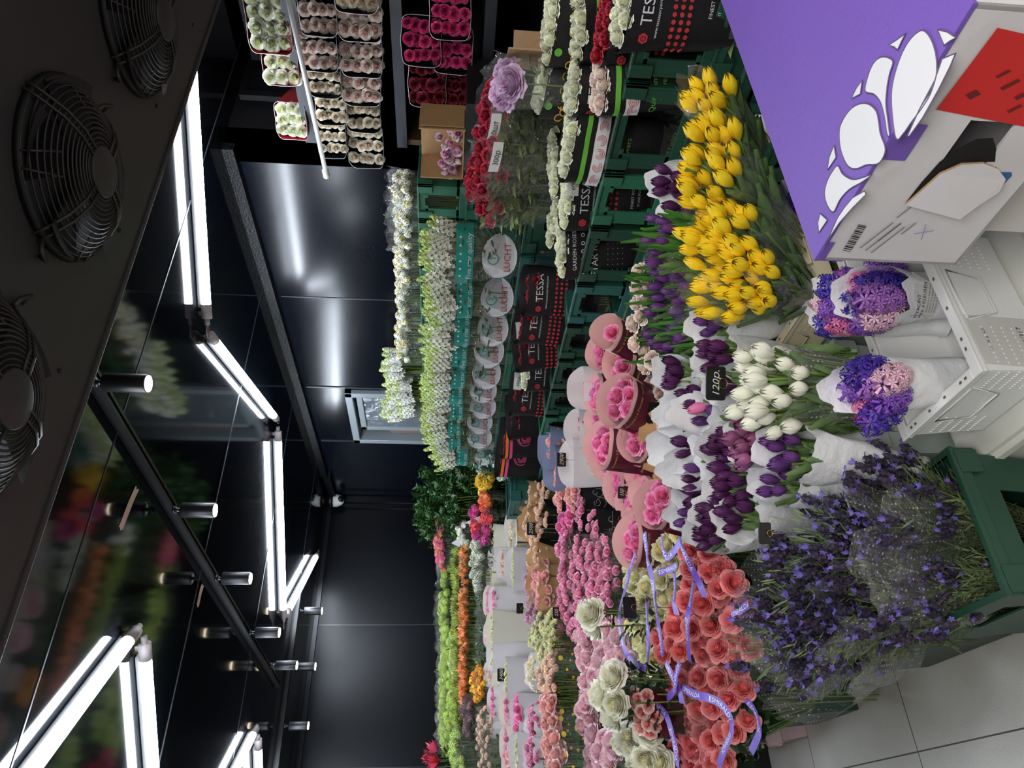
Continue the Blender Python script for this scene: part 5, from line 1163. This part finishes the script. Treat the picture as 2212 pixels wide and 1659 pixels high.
TP = [(1462, 400, .93, 84), (1486, 455, .90, 84), (1474, 812, .88, 88), (1502, 860, .85, 80), (1566, 772, .82, 92), (1510, 895, .84, 84), (1500, 965, .85, 100), (1545, 900, .82, 84), (1580, 968, .80, 104), (1520, 1020, .83, 80), (1520, 1062, .82, 96), (1598, 1050, .79, 110), (1500, 1110, .84, 80), (1560, 1108, .81, 90), (1720, 975, .76, 118), (1700, 1045, .76, 96), (1552, 700, .83, 84), (1590, 830, .81, 80), (1548, 1150, .81, 96), (1612, 1120, .79, 90)]
for i, (x, y, z, wp) in enumerate(TP):
    p = at(x, y, 2, z); W = pxw(p, wp); leafy = i in (14, 15, 5, 7, 9, 12, 16); base = .1
    if p.x > 1.25 and p.y < 1.9: base = .52
    H = max(.22, p.z - base); few = i in (6, 5, 9, 7)
    o, rng = bunch('tulip_bunch', 'dark purple tulips%s in white tissue, %s from the yellow tulips' % (' with green leaves' if leafy else '', ORD[i]), 'flowers', 'paper-wrapped purple tulip bunches', p, W * (.5 if few else .72), W * (.3 if few else .5), H - (.05 if few else 0), T_PURL if leafy else T_PUR, .036, hname='tulip', dome=.015, rot=facing(p, .25 * math.sin(i * 2)), tilt=(.12, .1 * math.sin(i)), jz=.02, spread=.25)
    sleeve_on(o, Sleeve(W * .42, W * .34, W * 1.12, W * .82, max(.05, H - .36), min(.36, H - .05) + .005, n=2.2, up=.08, down=.015, crumple=.009, seed=i, rag=.007), M_TISSUE, None, name='tissue_wrap', nu=48, nv=10)
for (x, y, z, wp, pr, lb, nm) in ((1528, 868, .85, 30, T_PNK, 'single pink tulip beside the price card', 'pink_tulip_bunch'),):
    p = at(x, y, 2, z); bunch(nm, lb, 'flowers', None, p, .04, .04, p.z - .3, pr, .05, hname='tulip', dome=0)
p = at(1636, 948, 2, .80); W = pxw(p, 124); o, rng = bunch('fringed_tulip_bunch', 'mauve tulips with pale fringed petal edges in white tissue', 'flowers', None, p, W * .85, W * .6, p.z - .1, T_FRI, .038, hname='tulip', dome=.03, tilt=(.1, 0))
sleeve_on(o, Sleeve(W * .45, W * .35, W * 1.15, W * .85, .33, p.z - .43, up=.06, down=.01, crumple=.009, seed=77, rag=.006), M_TISSUE, None, name='tissue_wrap', nu=48, nv=10)
p = at(1672, 838, 2, .82); W = pxw(p, 178); o, rng = bunch('white_tulip_bunch', 'big bunch of creamy white tulips in clear film', 'flowers', None, p, W * 1.05, W * .85, p.z - .1, T_WHI, .040, hname='tulip', dome=.03, tilt=(.14, 0), jz=.045, spread=.22)
for (x, y, z) in ((1720, 800, .72), (1726, 868, .72), (1754, 842, .68)):
    q = at(x, y, 2, z)
    for k in range(11): link('tulip', rng.choice(T_WHI), o, o.matrix_basis.inverted() @ (q + Vector((rng.uniform(-.06, .06), rng.uniform(-.04, .04), rng.uniform(-.03, .02)))), (.15, 0, rng.uniform(0, 6)), 1.0)
sleeve_on(o, Sleeve(W * .6, W * .45, W * 1.06, W * .8, p.z - .1 - .36, .37, crumple=.005, seed=78, rag=.006), M_FILM2, None, name='film_wrap', nu=44)
for (x, y, z, wp, lb) in ((1440, 935, .90, 84, 'pink and peach roses in brown paper printed with an outlined stamp'), (1452, 1000, .87, 84, 'peach roses in folded brown paper with red lettering'), (1446, 1100, .86, 60, 'salmon roses squeezed between burgundy sleeves and the tulips')):
    p = at(x, y, 2, z); W = pxw(p, wp); o, rng = bunch('spray_rose_bunch', lb, 'flowers', None, p, W * .8, W * .5, p.z - .1, R_SPRS, .05, dome=.02)
    if wp > 70: sleeve_on(o, Sleeve(W * .5, W * .4, W * 1.15, W * .85, p.z - .1 - .32, .35, up=.05, crumple=.012, seed=int(x), rag=.01), M_KRAFT, (lambda m, s: (put_text(m, 'Red Lion', s.front, 0, s.z0 + s.h - .1, .03, 0), put_ring(m, .03, s.z0 + s.h - .17, .022, .025, s.front, 0), [mat('kraft_print', (150, 70, 50), .6)])[2]))

# ---------------------------------------------------------------- crates of the front
def perf_crate(label, x0, x1, y0, y1, z0, z1, M, sticker=False, dots=True):
    cx, cy = (x0 + x1) / 2, (y0 + y1) / 2; hx, hy = (x1 - x0) / 2, (y1 - y0) / 2; H = z1 - z0; t = .018
    o = thing('plant_crate', label, 'crate', (cx, cy, z0)); rc = lambda k: (-hx + k, hx - k, -hy + k, hy - k)
    m = MB(); m.box((-hx + t + .002, -hy + t + .002, 0), (hx - t - .002, hy - t - .002, .006)); ring(m, rc(t), rc(.006), .004, H - .02, .004); part('tray_body', m, M, o, False, bevel=.001)
    m = MB(); ring(m, rc(0), rc(0), H - .022, H - .004, .008); ring(m, rc(-.006), rc(-.006), H - .006, H, .026); part('rim', m, M, o, False, bevel=.0025)
    m = MB()
    for sx in (-1, 1):
        for k in (-.72, -.6, -.2, .2, .6, .72):
            m.box((sx * (hx - .007) - .003, k * hy - .004, H - .0005), (sx * (hx - .007) + .003, k * hy + .004, H + .0004)); m.box((k * hx - .004, sx * (hy - .007) - .003, H - .0005), (k * hx + .004, sx * (hy - .007) + .003, H + .0004))
    part('rim_holes', m, mat('hole_brown', (112, 100, 84), .8), o, False)
    if dots:
        m = MB()
        for face in (0, 1):
            half = hx if face == 0 else hy; out = hy if face == 0 else hx
            for bs in (-1, 1):
                for i in range(9):
                    for j in range(5):
                        a = bs * (half * .42 + i * half * .055); z = H * .22 + j * H * .12; k = t + (.006 - t) * z / H
                        for sgn in (-1, 1):
                            c = (a, sgn * (out - k), z) if face == 0 else (sgn * (out - k), a, z)
                            m.ell(c, (.0034, .0034, .0034), 0, 5, 3)
            for sgn in (-1, 1):
                # raised handle outline
                pts = [(-.07, H * .82), (.07, H * .82), (.05, H * .45), (-.05, H * .45)]
                P = [((a, sgn * (out - .006), z) if face == 0 else (sgn * (out - .006), a, z)) for a, z in pts]; m.loop(P, .003, 5)
        part('moulded_pattern', m, M, o)
    if sticker:
        g = lambda x, z: (-hx + .012 + x - 0, -hy + t - (t - .006) * z / H - .0016, z)
        m = MB(); m.quad([g(.01, .02), g(.14, .02), g(.14, H - .03), g(.01, H - .03)], 0); g2 = lambda x, z: tuple(Vector(g(x, z)) + Vector((0, -.0008, 0)))
        put_text(m, '66/317', g2, .09, .05, .018, 1); put_text(m, '10   100 g   420', g2, .075, H - .06, .009, 1)
        for k in range(12): m.quad([g2(.02 + k * .003, .04), g2(.0214 + k * .003 + (k % 3) * .0006, .04), g2(.0214 + k * .003 + (k % 3) * .0006, .062), g2(.02 + k * .003, .062)], 1)
        part('sticker', m, [mat('sticker_grey', (206, 206, 202), .6), M_BLK], o, False)
    return o
for i, (x0, y0) in enumerate(((.84, 1.565), (1.245, 1.565), (.84, 1.98), (1.245, 1.98))):
    crate('pale green crate under the tulips, %s' % ['front left one', 'front one beneath the cream trays', 'left one behind, hidden by paper', 'right one behind'][i], 'pale green crates under the tulips', x0, x0 + .395, y0, y0 + .405, 0.02, .50, M_CRP, slot=True)
perf_crate('cream perforated tray of yellow tulips nearest the white tulips', 1.22, 1.675, 1.44, 1.80, .51, .655, M_CRBG)
perf_crate('cream perforated tray of yellow tulips next to the purple box', 1.685, 2.14, 1.44, 1.80, .51, .655, M_CRBG)
perf_crate('white perforated tray holding the hyacinths, a stock sticker on its front', .80, 1.22, 1.115, 1.40, .33, .53, M_CRW, True)
perf_crate('white perforated tray mostly hidden behind the purple box', 1.24, 1.66, 1.115, 1.40, .33, .53, M_CRW)
o = thing('plastic_tub', 'large white plastic tub under the hyacinth trays', 'tub', (1.3, 1.28, 0)); m = MB(); ring(m, (-.50, .50, -.20, .20), (-.53, .53, -.22, .22), .0, .30, .006); m.box((-.53, -.215, .29), (.53, .215, .325)); ring(m, (-.545, .545, -.235, .235), (-.545, .545, -.235, .235), .285, .31, .02)
part('tub_body', m, mat('tub_white', (226, 226, 218), .4), o, False, bevel=.004)
crate('dark green crate at the front, holding the lavender', None, .42, .785, 1.385, 1.87, 0, .43, M_CR)
crate('dark green crate behind the front lavender crate', None, .44, .80, 1.90, 2.40, 0, .43, M_CR)
crate('dark green crate under the coral roses, nearest the lavender', None, .39, .80, 2.82, 3.25, 0, .42, M_CR)
crate('dark green crate under the coral roses, deeper left', None, .84, 1.24, 2.50, 2.93, 0, .42, M_CR)
crate('dusty pink bucket standing left of the green crates', None, .36, .70, 3.30, 3.70, .0, .20, mat('bucket_pink', (214, 186, 188), .4), slot=False, name='pink_bucket')
crate('dark green crate under the pale yellow roses', None, .84, 1.24, 2.96, 2.945 + .4, .225, .42 + .2, M_CR)

# lavender
LMS = [mat('lavender_spike', (52, 42, 62), .6, vary=.25), mat('lavender_leaf', (124, 142, 98), .55, vary=.2, noise=.15), mat('lavender_petal', (114, 100, 184), .5, vary=.15)]
LAV = [lav_mb(i, .34 if i < 4 else .26).mesh('lavender_sprig', LMS) for i in range(6)]
LV = [(1850, 1050, .62, .5, 1.66), (1735, 1130, .76, .56, 1.76), (1770, 1235, .70, .50, 1.72), (1680, 1230, .80, .62, 1.84), (1820, 1150, .66, .62, 1.66), (1668, 1330, .80, .60, 2.06), (1640, 1405, .80, .56, 2.22), (1748, 1345, .74, .50, 2.0), (1900, 1200, .56, .60, 1.62), (1720, 1420, .72, .52, 2.2), (1950, 1060, .52, .66, 1.6), (1960, 1270, .50, .54, 1.62), (1890, 1320, .60, .52, 1.8)]
for i, (x, y, z, bx_, by_) in enumerate(LV):
    p = at(x, y, 2, z); base = Vector((bx_ + (.1 if i in (0, 4, 8) else 0), by_, .08)); d = (p - base); H = d.length; R = d.to_track_quat('Z', 'Y').to_euler()
    o = thing('lavender_bunch', 'bushy violet lavender, %s' % ['nearest the hyacinth tray', 'below the blank black card', 'leaning out over the crate rim', 'behind the blank card, by the tissue paper', 'inside the near rim', 'in the middle, touching the coral roses', 'farthest left, over the coral roses', 'in the middle of the heap', 'lowest, filling the near crate', 'left side over the second crate', 'right corner of the near crate', 'left corner of the near crate', 'between the two crates'][i], 'flowers', base, R, 'lavender bunches')
    rng = random.Random(900 + i); wr = .105
    for k in range(36 if i not in (8, 10, 11) else 22):
        a = rng.random() * 6.28; q = math.sqrt(rng.random()); h = H * (1 - .42 * rng.random() ** 2.0) * (1 - .10 * q); f_ = .25 + .75 * h / H
        link('lavender_sprig', rng.choice(LAV), o, (wr * q * f_ * math.cos(a), wr * q * f_ * math.sin(a), h), (-q * .3 * math.sin(a) + rng.uniform(-.06, .06), q * .3 * math.cos(a) + rng.uniform(-.06, .06), a), min(1.2, max(.3, h / .36))).rotation_mode = 'ZYX'
    m = MB()
    for k in range(40):
        a = rng.random() * 6.28; r = wr * rng.random() * .6; m.tube([(r * .5 * math.cos(a), r * .5 * math.sin(a), 0), (r * math.cos(a), r * math.sin(a), H * .75)], .0016, 3, 0, False)
    for k in range(330):
        a = rng.random() * 6.28; h = H * rng.uniform(.4, .97); r = wr * math.sqrt(rng.random()) * (.25 + .7 * h / H)
        leaf(m, (r * math.cos(a), r * math.sin(a), h), (math.cos(a) * .6, math.sin(a) * .6, 1), .040, .0045, 0, .1, 2, .1)
    part('stalks', m, LMS[1], o)
    if i in (1, 2, 4, 5, 6, 9): sleeve_on(o, Sleeve(.13, .12, .29, .26, H * .25, H * .75 - .03, crumple=.014, seed=i, rag=.03), M_FILM2, None, name='film_wrap', nu=40, nv=8)

# yellow tulips
YT = [(1530, 232, .93, 76), (1545, 300, .92, 78), (1535, 365, .92, 74), (1530, 425, .92, 74), (1560, 470, .88, 80), (1535, 520, .90, 76), (1578, 540, .86, 76), (1560, 610, .86, 78), (1622, 566, .82, 92), (1628, 636, .80, 96), (1590, 400, .87, 60), (1575, 350, .89, 60), (1560, 660, .85, 60), (1580, 240, .88, 60), (1600, 500, .84, 70), (1668, 600, .77, 74), (1660, 648, .77, 70), (1596, 330, .86, 60), (1640, 500, .80, 50)]
for i, (x, y, z, wp) in enumerate(YT):
    p = at(x, y, 2, z); W = pxw(p, wp)
    base = Vector((min(2.08, max(1.3, p.x * .96 + .06)), min(1.74, max(1.50, p.y)), .53)); d = p - base; H = d.length; R = d.to_track_quat('Z', 'Y').to_euler()
    SEED[0] += 1
    o, rng = bunch('yellow_tulip_bunch', 'bright yellow tulips in clear film, %s from the purple box' % ORD[i], 'flowers', 'yellow tulip bunches', p, W * .95, W * .7, H, T_YEL, .036, hname='tulip', dome=.03, jz=.035, base_rot=R, spread=.2)
    m = MB()
    for k in range(16):
        a = rng.random() * 6.28; r = rng.random() * .4
        leaf(m, (W * r * math.cos(a), W * r * math.sin(a), H - rng.uniform(.16, .26)), (math.cos(a) * .25, math.sin(a) * .25, 1), rng.uniform(.14, .2), .036, 0, .3, 5, .05)
    part('long_leaves', m, M_TLEAF, o)
    sleeve_on(o, Sleeve(W * .6, W * .5, W * 1.35, W * 1.1, H * .2, H * .8 + (.09 if i in (0, 7, 9) else .03), crumple=.012, seed=i, rag=.012), M_FILM, None, name='film_wrap', nu=40, nv=8)

# hyacinths
HY = [(1888, 838, 1.24, 112, 'nearest the viewer, its tissue folded open at the top'), (1905, 640, 1.24, 118, 'with a printed sticker on the tissue'), (1822, 655, 1.36, 120, 'behind the sticker one, in tall white tissue'), (1762, 395, 1.36, 100, 'deep blue, peeking out above the purple box'), (1662, 225, 1.36, 90, 'deep blue, almost hidden by the purple box')]
for i, (x, y, Y, wp, lb) in enumerate(HY):
    p = at(x, y, 1, Y); W = pxw(p, wp); base = Vector((min(1.1, max(.9, p.x)) if i < 3 else min(1.58, max(1.34, p.x)), min(1.34, max(1.2, Y)), .345)); d = p - base; H = d.length; R = d.to_track_quat('Z', 'Y').to_euler()
    rng = random.Random(60 + i)
    o = thing('hyacinth_bunch', 'mixed hyacinths, ' + lb if i < 3 else 'hyacinths in white tissue, ' + lb, 'flowers', base, R, None)
    prs = [H_BLU, H_PUR, H_PNK, H_LIL, H_LPK, H_PUR, H_BLU, H_LIL]
    for k, (a_, b_) in enumerate(disc_spots(W * .42, W * .36, .038, rng)):
        link('hyacinth_spike', rng.choice(prs[k % 8] if i < 3 else H_BLU), o, (a_, b_, H - .03 + rng.uniform(-.02, .015)), (rng.uniform(-.2, .2) - b_ * 4 + .15, rng.uniform(-.2, .2) + a_ * 4, rng.uniform(0, 6)), rng.uniform(.95, 1.2)).rotation_mode = 'ZYX'
    rz = facing(p); s = Sleeve(W * .5, W * .46, W * 1.16, W * .92, .0, H + .005, n=2.2, up=.09, down=.03, crumple=.007, seed=i + 5, rag=.008)
    so = link('tissue_holder', None)
    bpy.data.objects.remove(so)
    def dc(m, s_):
        if i != 1: return [M_PAPER]
        g = lambda a, z: s_.front(a, z) + Vector((0, -.001, 0)); put_band(m, -.06, .06, H - .115, H - .045, s_.front, 0, 6)
        put_text(m, 'HYACINT', g, -.02, H - .058, .013, 1); put_text(m, 'MIX 4 KLEUREN', g, -.005, H - .072, .012, 1)
        for k in range(4): put_text(m, 'Productie: 10 st. lengte 30 cm', g, 0, H - .084 - k * .008, .0055, 1)
        return [mat('sticker_white', (228, 228, 224), .5), M_BLK]
    tw = part('tissue_wrap', s.mesh(0, 52, 12), M_TISSUE, o, rot=(0, 0, 0))
    # turn the opening's low lip to the aisle
    inv = R.to_matrix().inverted() @ Vector((-p.x, -p.y, 0)); tw.rotation_euler = (0, 0, math.atan2(inv.y, inv.x) + PI / 2)
    if i == 1: m = MB(); ms = dc(m, s); part('sticker', m, ms, tw, False)

# ---------------------------------------------------------------- purple box in front
ZB = .95
M_PBOX = mat('purple_card', (116, 84, 176), .5, noise=.03, nscale=4, bump=.08, bscale=90); M_WBOX = mat('white_card', (214, 210, 212), .5, noise=.03)
A = at(1765, 560, 2, ZB); Bc = at(1563, 0, 2, ZB); Cc = at(2150, 80, 2, ZB)
ex = (Bc - A).normalized(); ey = Vector((ex.y, -ex.x, 0)); Lx = 1.05; Ly = .46
zb = at(2060, 578, 0, A.x).z; hb = ZB - zb
o = thing('flower_box', 'large cardboard flower box with purple lid and white petal emblem in the foreground', 'box', (A.x, A.y, zb), (0, 0, math.atan2(ex.y, ex.x)))
# local frame: +x along the back edge, -y towards the viewer
m = MB(); T = .006
for q in (((0, -T, 0), (Lx, 0, hb)), ((Lx - T, -Ly, 0), (Lx, 0, hb)), ((0, -Ly, 0), (Lx, 0, T))): m.box(*q)
hx0, hx1, hz0, hz1 = -Ly * .60, -Ly * .40, hb * .34, hb * .62      # the hand hole in the left end wall
m.box((0, -Ly, 0), (T, 0, hz0)); m.box((0, -Ly, hz1), (T, 0, hb)); m.box((0, -Ly, hz0), (T, hx0 - .02, hz1)); m.box((0, hx1 + .05, hz0), (T, 0, hz1)); m.box((0, -Ly, 0), (Lx, -Ly + T, hb))
part('box_body', m, M_WBOX, o, False)
m = MB(); m.box((-.002, -Ly - .002, hb - .002), (Lx + .002, .003, hb + .006)); m.box((-.003, -.045, hb - .012), (-.0005, .0, hb + .004)); m.box((-.003, -Ly * .62, hb - .04), (-.0005, -Ly * .48, hb + .004)); m.box((0, .0, hb - .05), (Lx, .004, hb + .002))
lid = part('purple_lid', m, M_PBOX, o, False, bevel=.003)
mw = o.matrix_basis.inverted()
def lidpt(x, y): 
    q = at(x, y, 2, ZB + .0075); return tuple(mw @ q)
def Z2(pts): return [(1560 + a / 2.765, b / 2.765) for a, b in pts]
PET = [[(700, 790), (720, 720), (770, 650), (830, 618), (880, 625), (920, 665), (935, 730), (945, 800), (975, 895), (935, 975), (860, 985), (800, 1008), (750, 990), (710, 900)],
       [(1040, 830), (1018, 700), (1012, 560), (1030, 450), (1070, 330), (1120, 240), (1180, 185), (1215, 190), (1250, 240), (1275, 320), (1282, 400), (1275, 470), (1240, 570), (1190, 650), (1130, 730), (1080, 800)],
       [(855, 545), (870, 460), (900, 385), (940, 345), (985, 342), (1020, 370), (1000, 440), (985, 520), (978, 620), (990, 720), (1000, 810), (985, 800), (970, 700), (945, 610), (905, 562)],
       [(690, 990), (720, 1040), (780, 1072), (840, 1060), (895, 1042), (830, 1090), (760, 1130), (705, 1190), (665, 1265), (630, 1230), (612, 1160), (625, 1090), (655, 1030)],
       [(850, 1140), (780, 1180), (730, 1240), (690, 1300), (650, 1390), (605, 1490), (640, 1420), (700, 1330), (780, 1240), (860, 1160)],
       [(1095, 200), (1070, 250), (1048, 298), (1025, 280), (998, 268), (1040, 240)], [(1285, 175), (1345, 190), (1397, 225), (1360, 245), (1325, 270), (1305, 225)], [(836, 478), (826, 560), (775, 587), (800, 530)],
       [(668, 868), (680, 940), (630, 1015), (640, 940)], [(585, 1275), (628, 1315), (578, 1390), (572, 1330)], [(1315, 350), (1270, 480), (1180, 650), (1105, 815), (1120, 810), (1200, 700), (1290, 540), (1360, 400), (1395, 318)]]
def smooth(pts, k=4):
    n_ = len(pts); out = []
    for i in range(n_):
        p0, p1, p2, p3 = [pts[(i + q) % n_] for q in (-1, 0, 1, 2)]
        for j in range(k):
            t = j / k; out.append(tuple(.5 * (2 * p1[c] + (p2[c] - p0[c]) * t + (2 * p0[c] - 5 * p1[c] + 4 * p2[c] - p3[c]) * t * t + (3 * p1[c] - p0[c] - 3 * p2[c] + p3[c]) * t ** 3) for c in (0, 1)))
    return out
PET = [smooth(q) if k < 4 else q for k, q in enumerate(PET)]
m = MB()
def fan(pts, fn, mi=0):
    cx, cy = sum(p[0] for p in pts) / len(pts), sum(p[1] for p in pts) / len(pts); b = len(m.v); m.v.append(fn(cx, cy)); m.v += [fn(*p) for p in pts]; n_ = len(pts)
    for k in range(n_): m.face((b, b + 1 + k, b + 1 + (k + 1) % n_), mi)
for pt in PET:
    f2 = Z2(pt); b = len(m.v); m.v += [lidpt(*p) for p in f2]; m.face(range(b, b + len(f2)), 0)
part('petal_emblem', m, mat('emblem_white', (218, 218, 222), .5), lid, False)
m = MB()
for pt in PET:
    P = [Vector(lidpt(*p)) for p in Z2(pt)]; m.loop(P, .0011, 4)
part('emblem_outline', m, mat('outline_grey', (92, 80, 110), .6), lid, False)
# end-wall details: red label, flap, marks
E = lambda y, z: (-.0015, y, z)
def endpt(px, py): 
    q = mw @ at(px, py, 0, A.x); d0 = mw @ EYE; dd = q - d0; t = (-.0015 - d0.x) / dd.x; r = d0 + dd * t; return tuple(r)
m = MB(); m.quad([endpt(*p) for p in ((2022, 237), (2155, 60), (2330, 100), (2214, 274))])
part('red_label', m, mat('label_red', (206, 22, 20), .35), o, False)
m = MB()
for (a, b, w_, h_) in ((2085, 205, 24, 10), (2160, 190, 40, 5), (2175, 240, 30, 4), (2150, 165, 30, 4), (2190, 210, 20, 6)): m.quad([tuple(Vector(endpt(a + dx, b + dy)) + Vector((-.0008, 0, 0))) for dx, dy in ((0, 0), (w_, -w_ * .5), (w_ + h_, -w_ * .5 + h_), (h_, h_))])
part('label_print', m, mat('dark_red_print', (96, 12, 14), .5), o, False)
m = MB(); fl = [endpt(*p) for p in ((1955, 440), (2030, 372), (2075, 350), (2120, 345), (2150, 355), (2165, 375), (2150, 400), (2100, 430), (2063, 455))]
fl = [tuple(Vector(p) + Vector((-.004 - .02 * max(0, (k - 1) / 8), 0, 0))) for k, p in enumerate(fl)]; b = len(m.v); m.v += fl + [tuple(Vector(p) + Vector((.004, 0, 0))) for p in fl]; n_ = len(fl); m.face(range(b, b + n_)); m.face(range(b + n_, b + 2 * n_))
for k in range(n_): m.face((b + k, b + (k + 1) % n_, b + n_ + (k + 1) % n_, b + n_ + k), 1)
part('handle_flap', m, [M_WBOX, mat('card_edge', (186, 150, 106), .8)], o, False)
m = MB(); P = [endpt(*p) for p in ((1955, 440), (1990, 395), (2030, 350), (2075, 318), (2110, 300), (2145, 298), (2152, 320), (2150, 350), (2075, 350), (2030, 372))]; P = [tuple(Vector(p) + Vector((.0004, 0, 0))) for p in P]; m.quad(P); part('hand_hole', m, mat('hole_black', (8, 8, 8), .9), o, False)
m = MB(); m.quad([endpt(*p) for p in ((2150, 372), (2185, 372), (2186, 380), (2170, 396), (2148, 400))]); part('blue_mark', m, mat('ink_blue', (52, 92, 160), .6), o, False)
m = MB()
for k in range(16):
    t = k / 15; a, b_ = 1820 + 34 * t, 540 - 55 * t; w_ = 1.2 + (k * 7 % 3) * .7
    m.quad([tuple(Vector(endpt(a + dx, b_ + dy)) + Vector((-.0006, 0, 0))) for dx, dy in ((0, 0), (17, 4), (17 + w_ * .6, 4 - w_), (w_ * .6, -w_))])
part('barcode', m, M_BLK, o, False)
m = MB()
for (a, b_, L_) in ((1856, 535, 90), (1868, 540, 96), (1895, 520, 60), (1935, 470, 40), (1945, 505, 40), (1880, 545, 90)):
    m.quad([tuple(Vector(endpt(a + dx, b_ + dy)) + Vector((-.0006, 0, 0))) for dx, dy in ((0, 0), (L_ * .8, -L_ * .62), (L_ * .8 + 3, -L_ * .62 + 1), (3, 1))])
part('fine_print', m, mat('print_grey', (140, 138, 142), .6), o, False)
m = MB(); m.tube([endpt(1975, 505), endpt(2018, 498)], .0006, 4); m.tube([endpt(2000, 485), endpt(1990, 518)], .0006, 4); part('pen_cross', m, mat('pen_lilac', (120, 120, 180), .6), o, False)
# the white box it stands on
o2 = thing('cardboard_carton', 'plain white cardboard carton under the purple-lidded box', 'box', (A.x, A.y, zb - .26), (0, 0, math.atan2(ex.y, ex.x)))
m = MB(); m.box((.06, -Ly - .04, 0), (Lx, -.03, .255)); part('carton_body', m, mat('carton_white', (206, 202, 198), .6), o2, False, bevel=.003)
o3 = thing('cardboard_carton', 'lowest white carton, standing on the floor below the purple-lidded box', 'box', (A.x, A.y, 0), (0, 0, math.atan2(ex.y, ex.x)))
m = MB(); m.box((.08, -Ly - .04, 0), (Lx, -.05, zb - .262)); part('carton_body', m, mat('carton_white', (206, 202, 198), .6), o3, False, bevel=.003)

# ---------------------------------------------------------------- price cards
CARDS = [(1546, 828, 2, .92, 74, '120р.', .35, 'largest price card, hand-lettered 120р. above the white tulips'), (1412, 892, 2, .93, 46, '', .3, 'blank black card with a gold ring before the burgundy sleeves'), (1652, 1152, 2, .90, 46, '', .3, 'blank black card with a gold ring over the lavender'), (1360, 1312, 2, .98, 44, '', .2, 'blank black card among the pale yellow roses'),
         (1343, 1064, 2, .92, 26, '150', .0, 'price card reading 150 by the burgundy sleeves'), (1332, 1120, 2, .98, 34, '', .6, 'black card lying flat on the outlined rose sleeve'), (1213, 993, 2, 1.08, 30, '2900', .2, 'price card reading 2900 on the salmon roses'), (1147, 1142, 1, 3.8, 27, '2500', 0, 'price card reading 2500 on the brown paper'),
         (1083, 1458, 1, 4.5, 26, '3400', .1, 'price card reading 3400 among the white board sleeves'), (1000, 1257, 1, 5.0, 24, '3100', 0, 'price card reading 3100 above the orange row'), (1123, 1314, 1, 3.8, 22, '', .1, 'blank black card beside the lilac spray buds'), (1202, 1324, 2, 1.05, 24, '250', .2, 'price card reading 250 on the hot pink sprays'),
         (976, 1316, 1, 5.6, 20, '150', 0, 'small price card reading 150 by the lime balls, nearer one'), (980, 1342, 1, 5.5, 28, '3150', 0, 'price card reading 3150 by the lime thread flowers'), (892, 873, 0, 2.64, 22, '350', 0, 'small price card on the white stocks before the window'), (970, 742, 0, 2.64, 20, '120', 0, 'small price card between the highest crates and the teal bands'), (1136, 1092, 1, 4.3, 18, '210', 0, 'small price card on the cream crate collar')]
M_CARDB = mat('card_black', (17, 17, 18), .4); M_RING = mat('gold_ring', (190, 160, 84), .25, metal=1)
for x, y, ax, v, hp, s, ti, lb in CARDS:
    p = at(x, y, ax, v); W = pxw(p, hp); h = W * .68
    o = thing('price_card', lb, 'price card', p, (ti * .8, 0, facing(p, .15 * math.sin(x))), 'black price cards on wire picks')
    m = MB(); r = h * .14; P = []
    for cx_, cz_, a0_ in ((W / 2 - r, h / 2 - r, 0), (-W / 2 + r, h / 2 - r, 1), (-W / 2 + r, -h / 2 + r, 2), (W / 2 - r, -h / 2 + r, 3)):
        for k in range(5): t = PI / 2 * (a0_ + k / 4); P.append((cx_ + r * math.cos(t), cz_ + r * math.sin(t)))
    b = len(m.v); m.v += [(a, -.0015, c) for a, c in P] + [(a, .0015, c) for a, c in P]; n_ = len(P); m.face(range(n_)); m.face(range(2 * n_ - 1, n_ - 1, -1))
    for k in range(n_): m.face((k, k + n_, (k + 1) % n_ + n_, (k + 1) % n_))
    part('card', m, M_CARDB, o, False)
    if s: m = MB(); put_text(m, s, lambda a, c: (a, -.0022, c), 0, h * .02, h * .62 if len(s) < 5 else h * .5, 0, .25); part('chalk_figures', m, M_WP, o, False)
    m = MB(); m.loop([(.0 + h * .22 * math.cos(t), -.003, -h * .34 + h * .22 * math.sin(t)) for t in [k * PI / 10 for k in range(20)]], .0012 if hp > 30 else .0018, 5); part('ring', m, M_RING, o)
    m = MB(); m.tube([(0, -.002, -h * .55), (.0, -.001, -h * .55 - (.30 if ax == 1 else .2))], .0012, 4); part('wire_pick', m, M_STEEL, o)
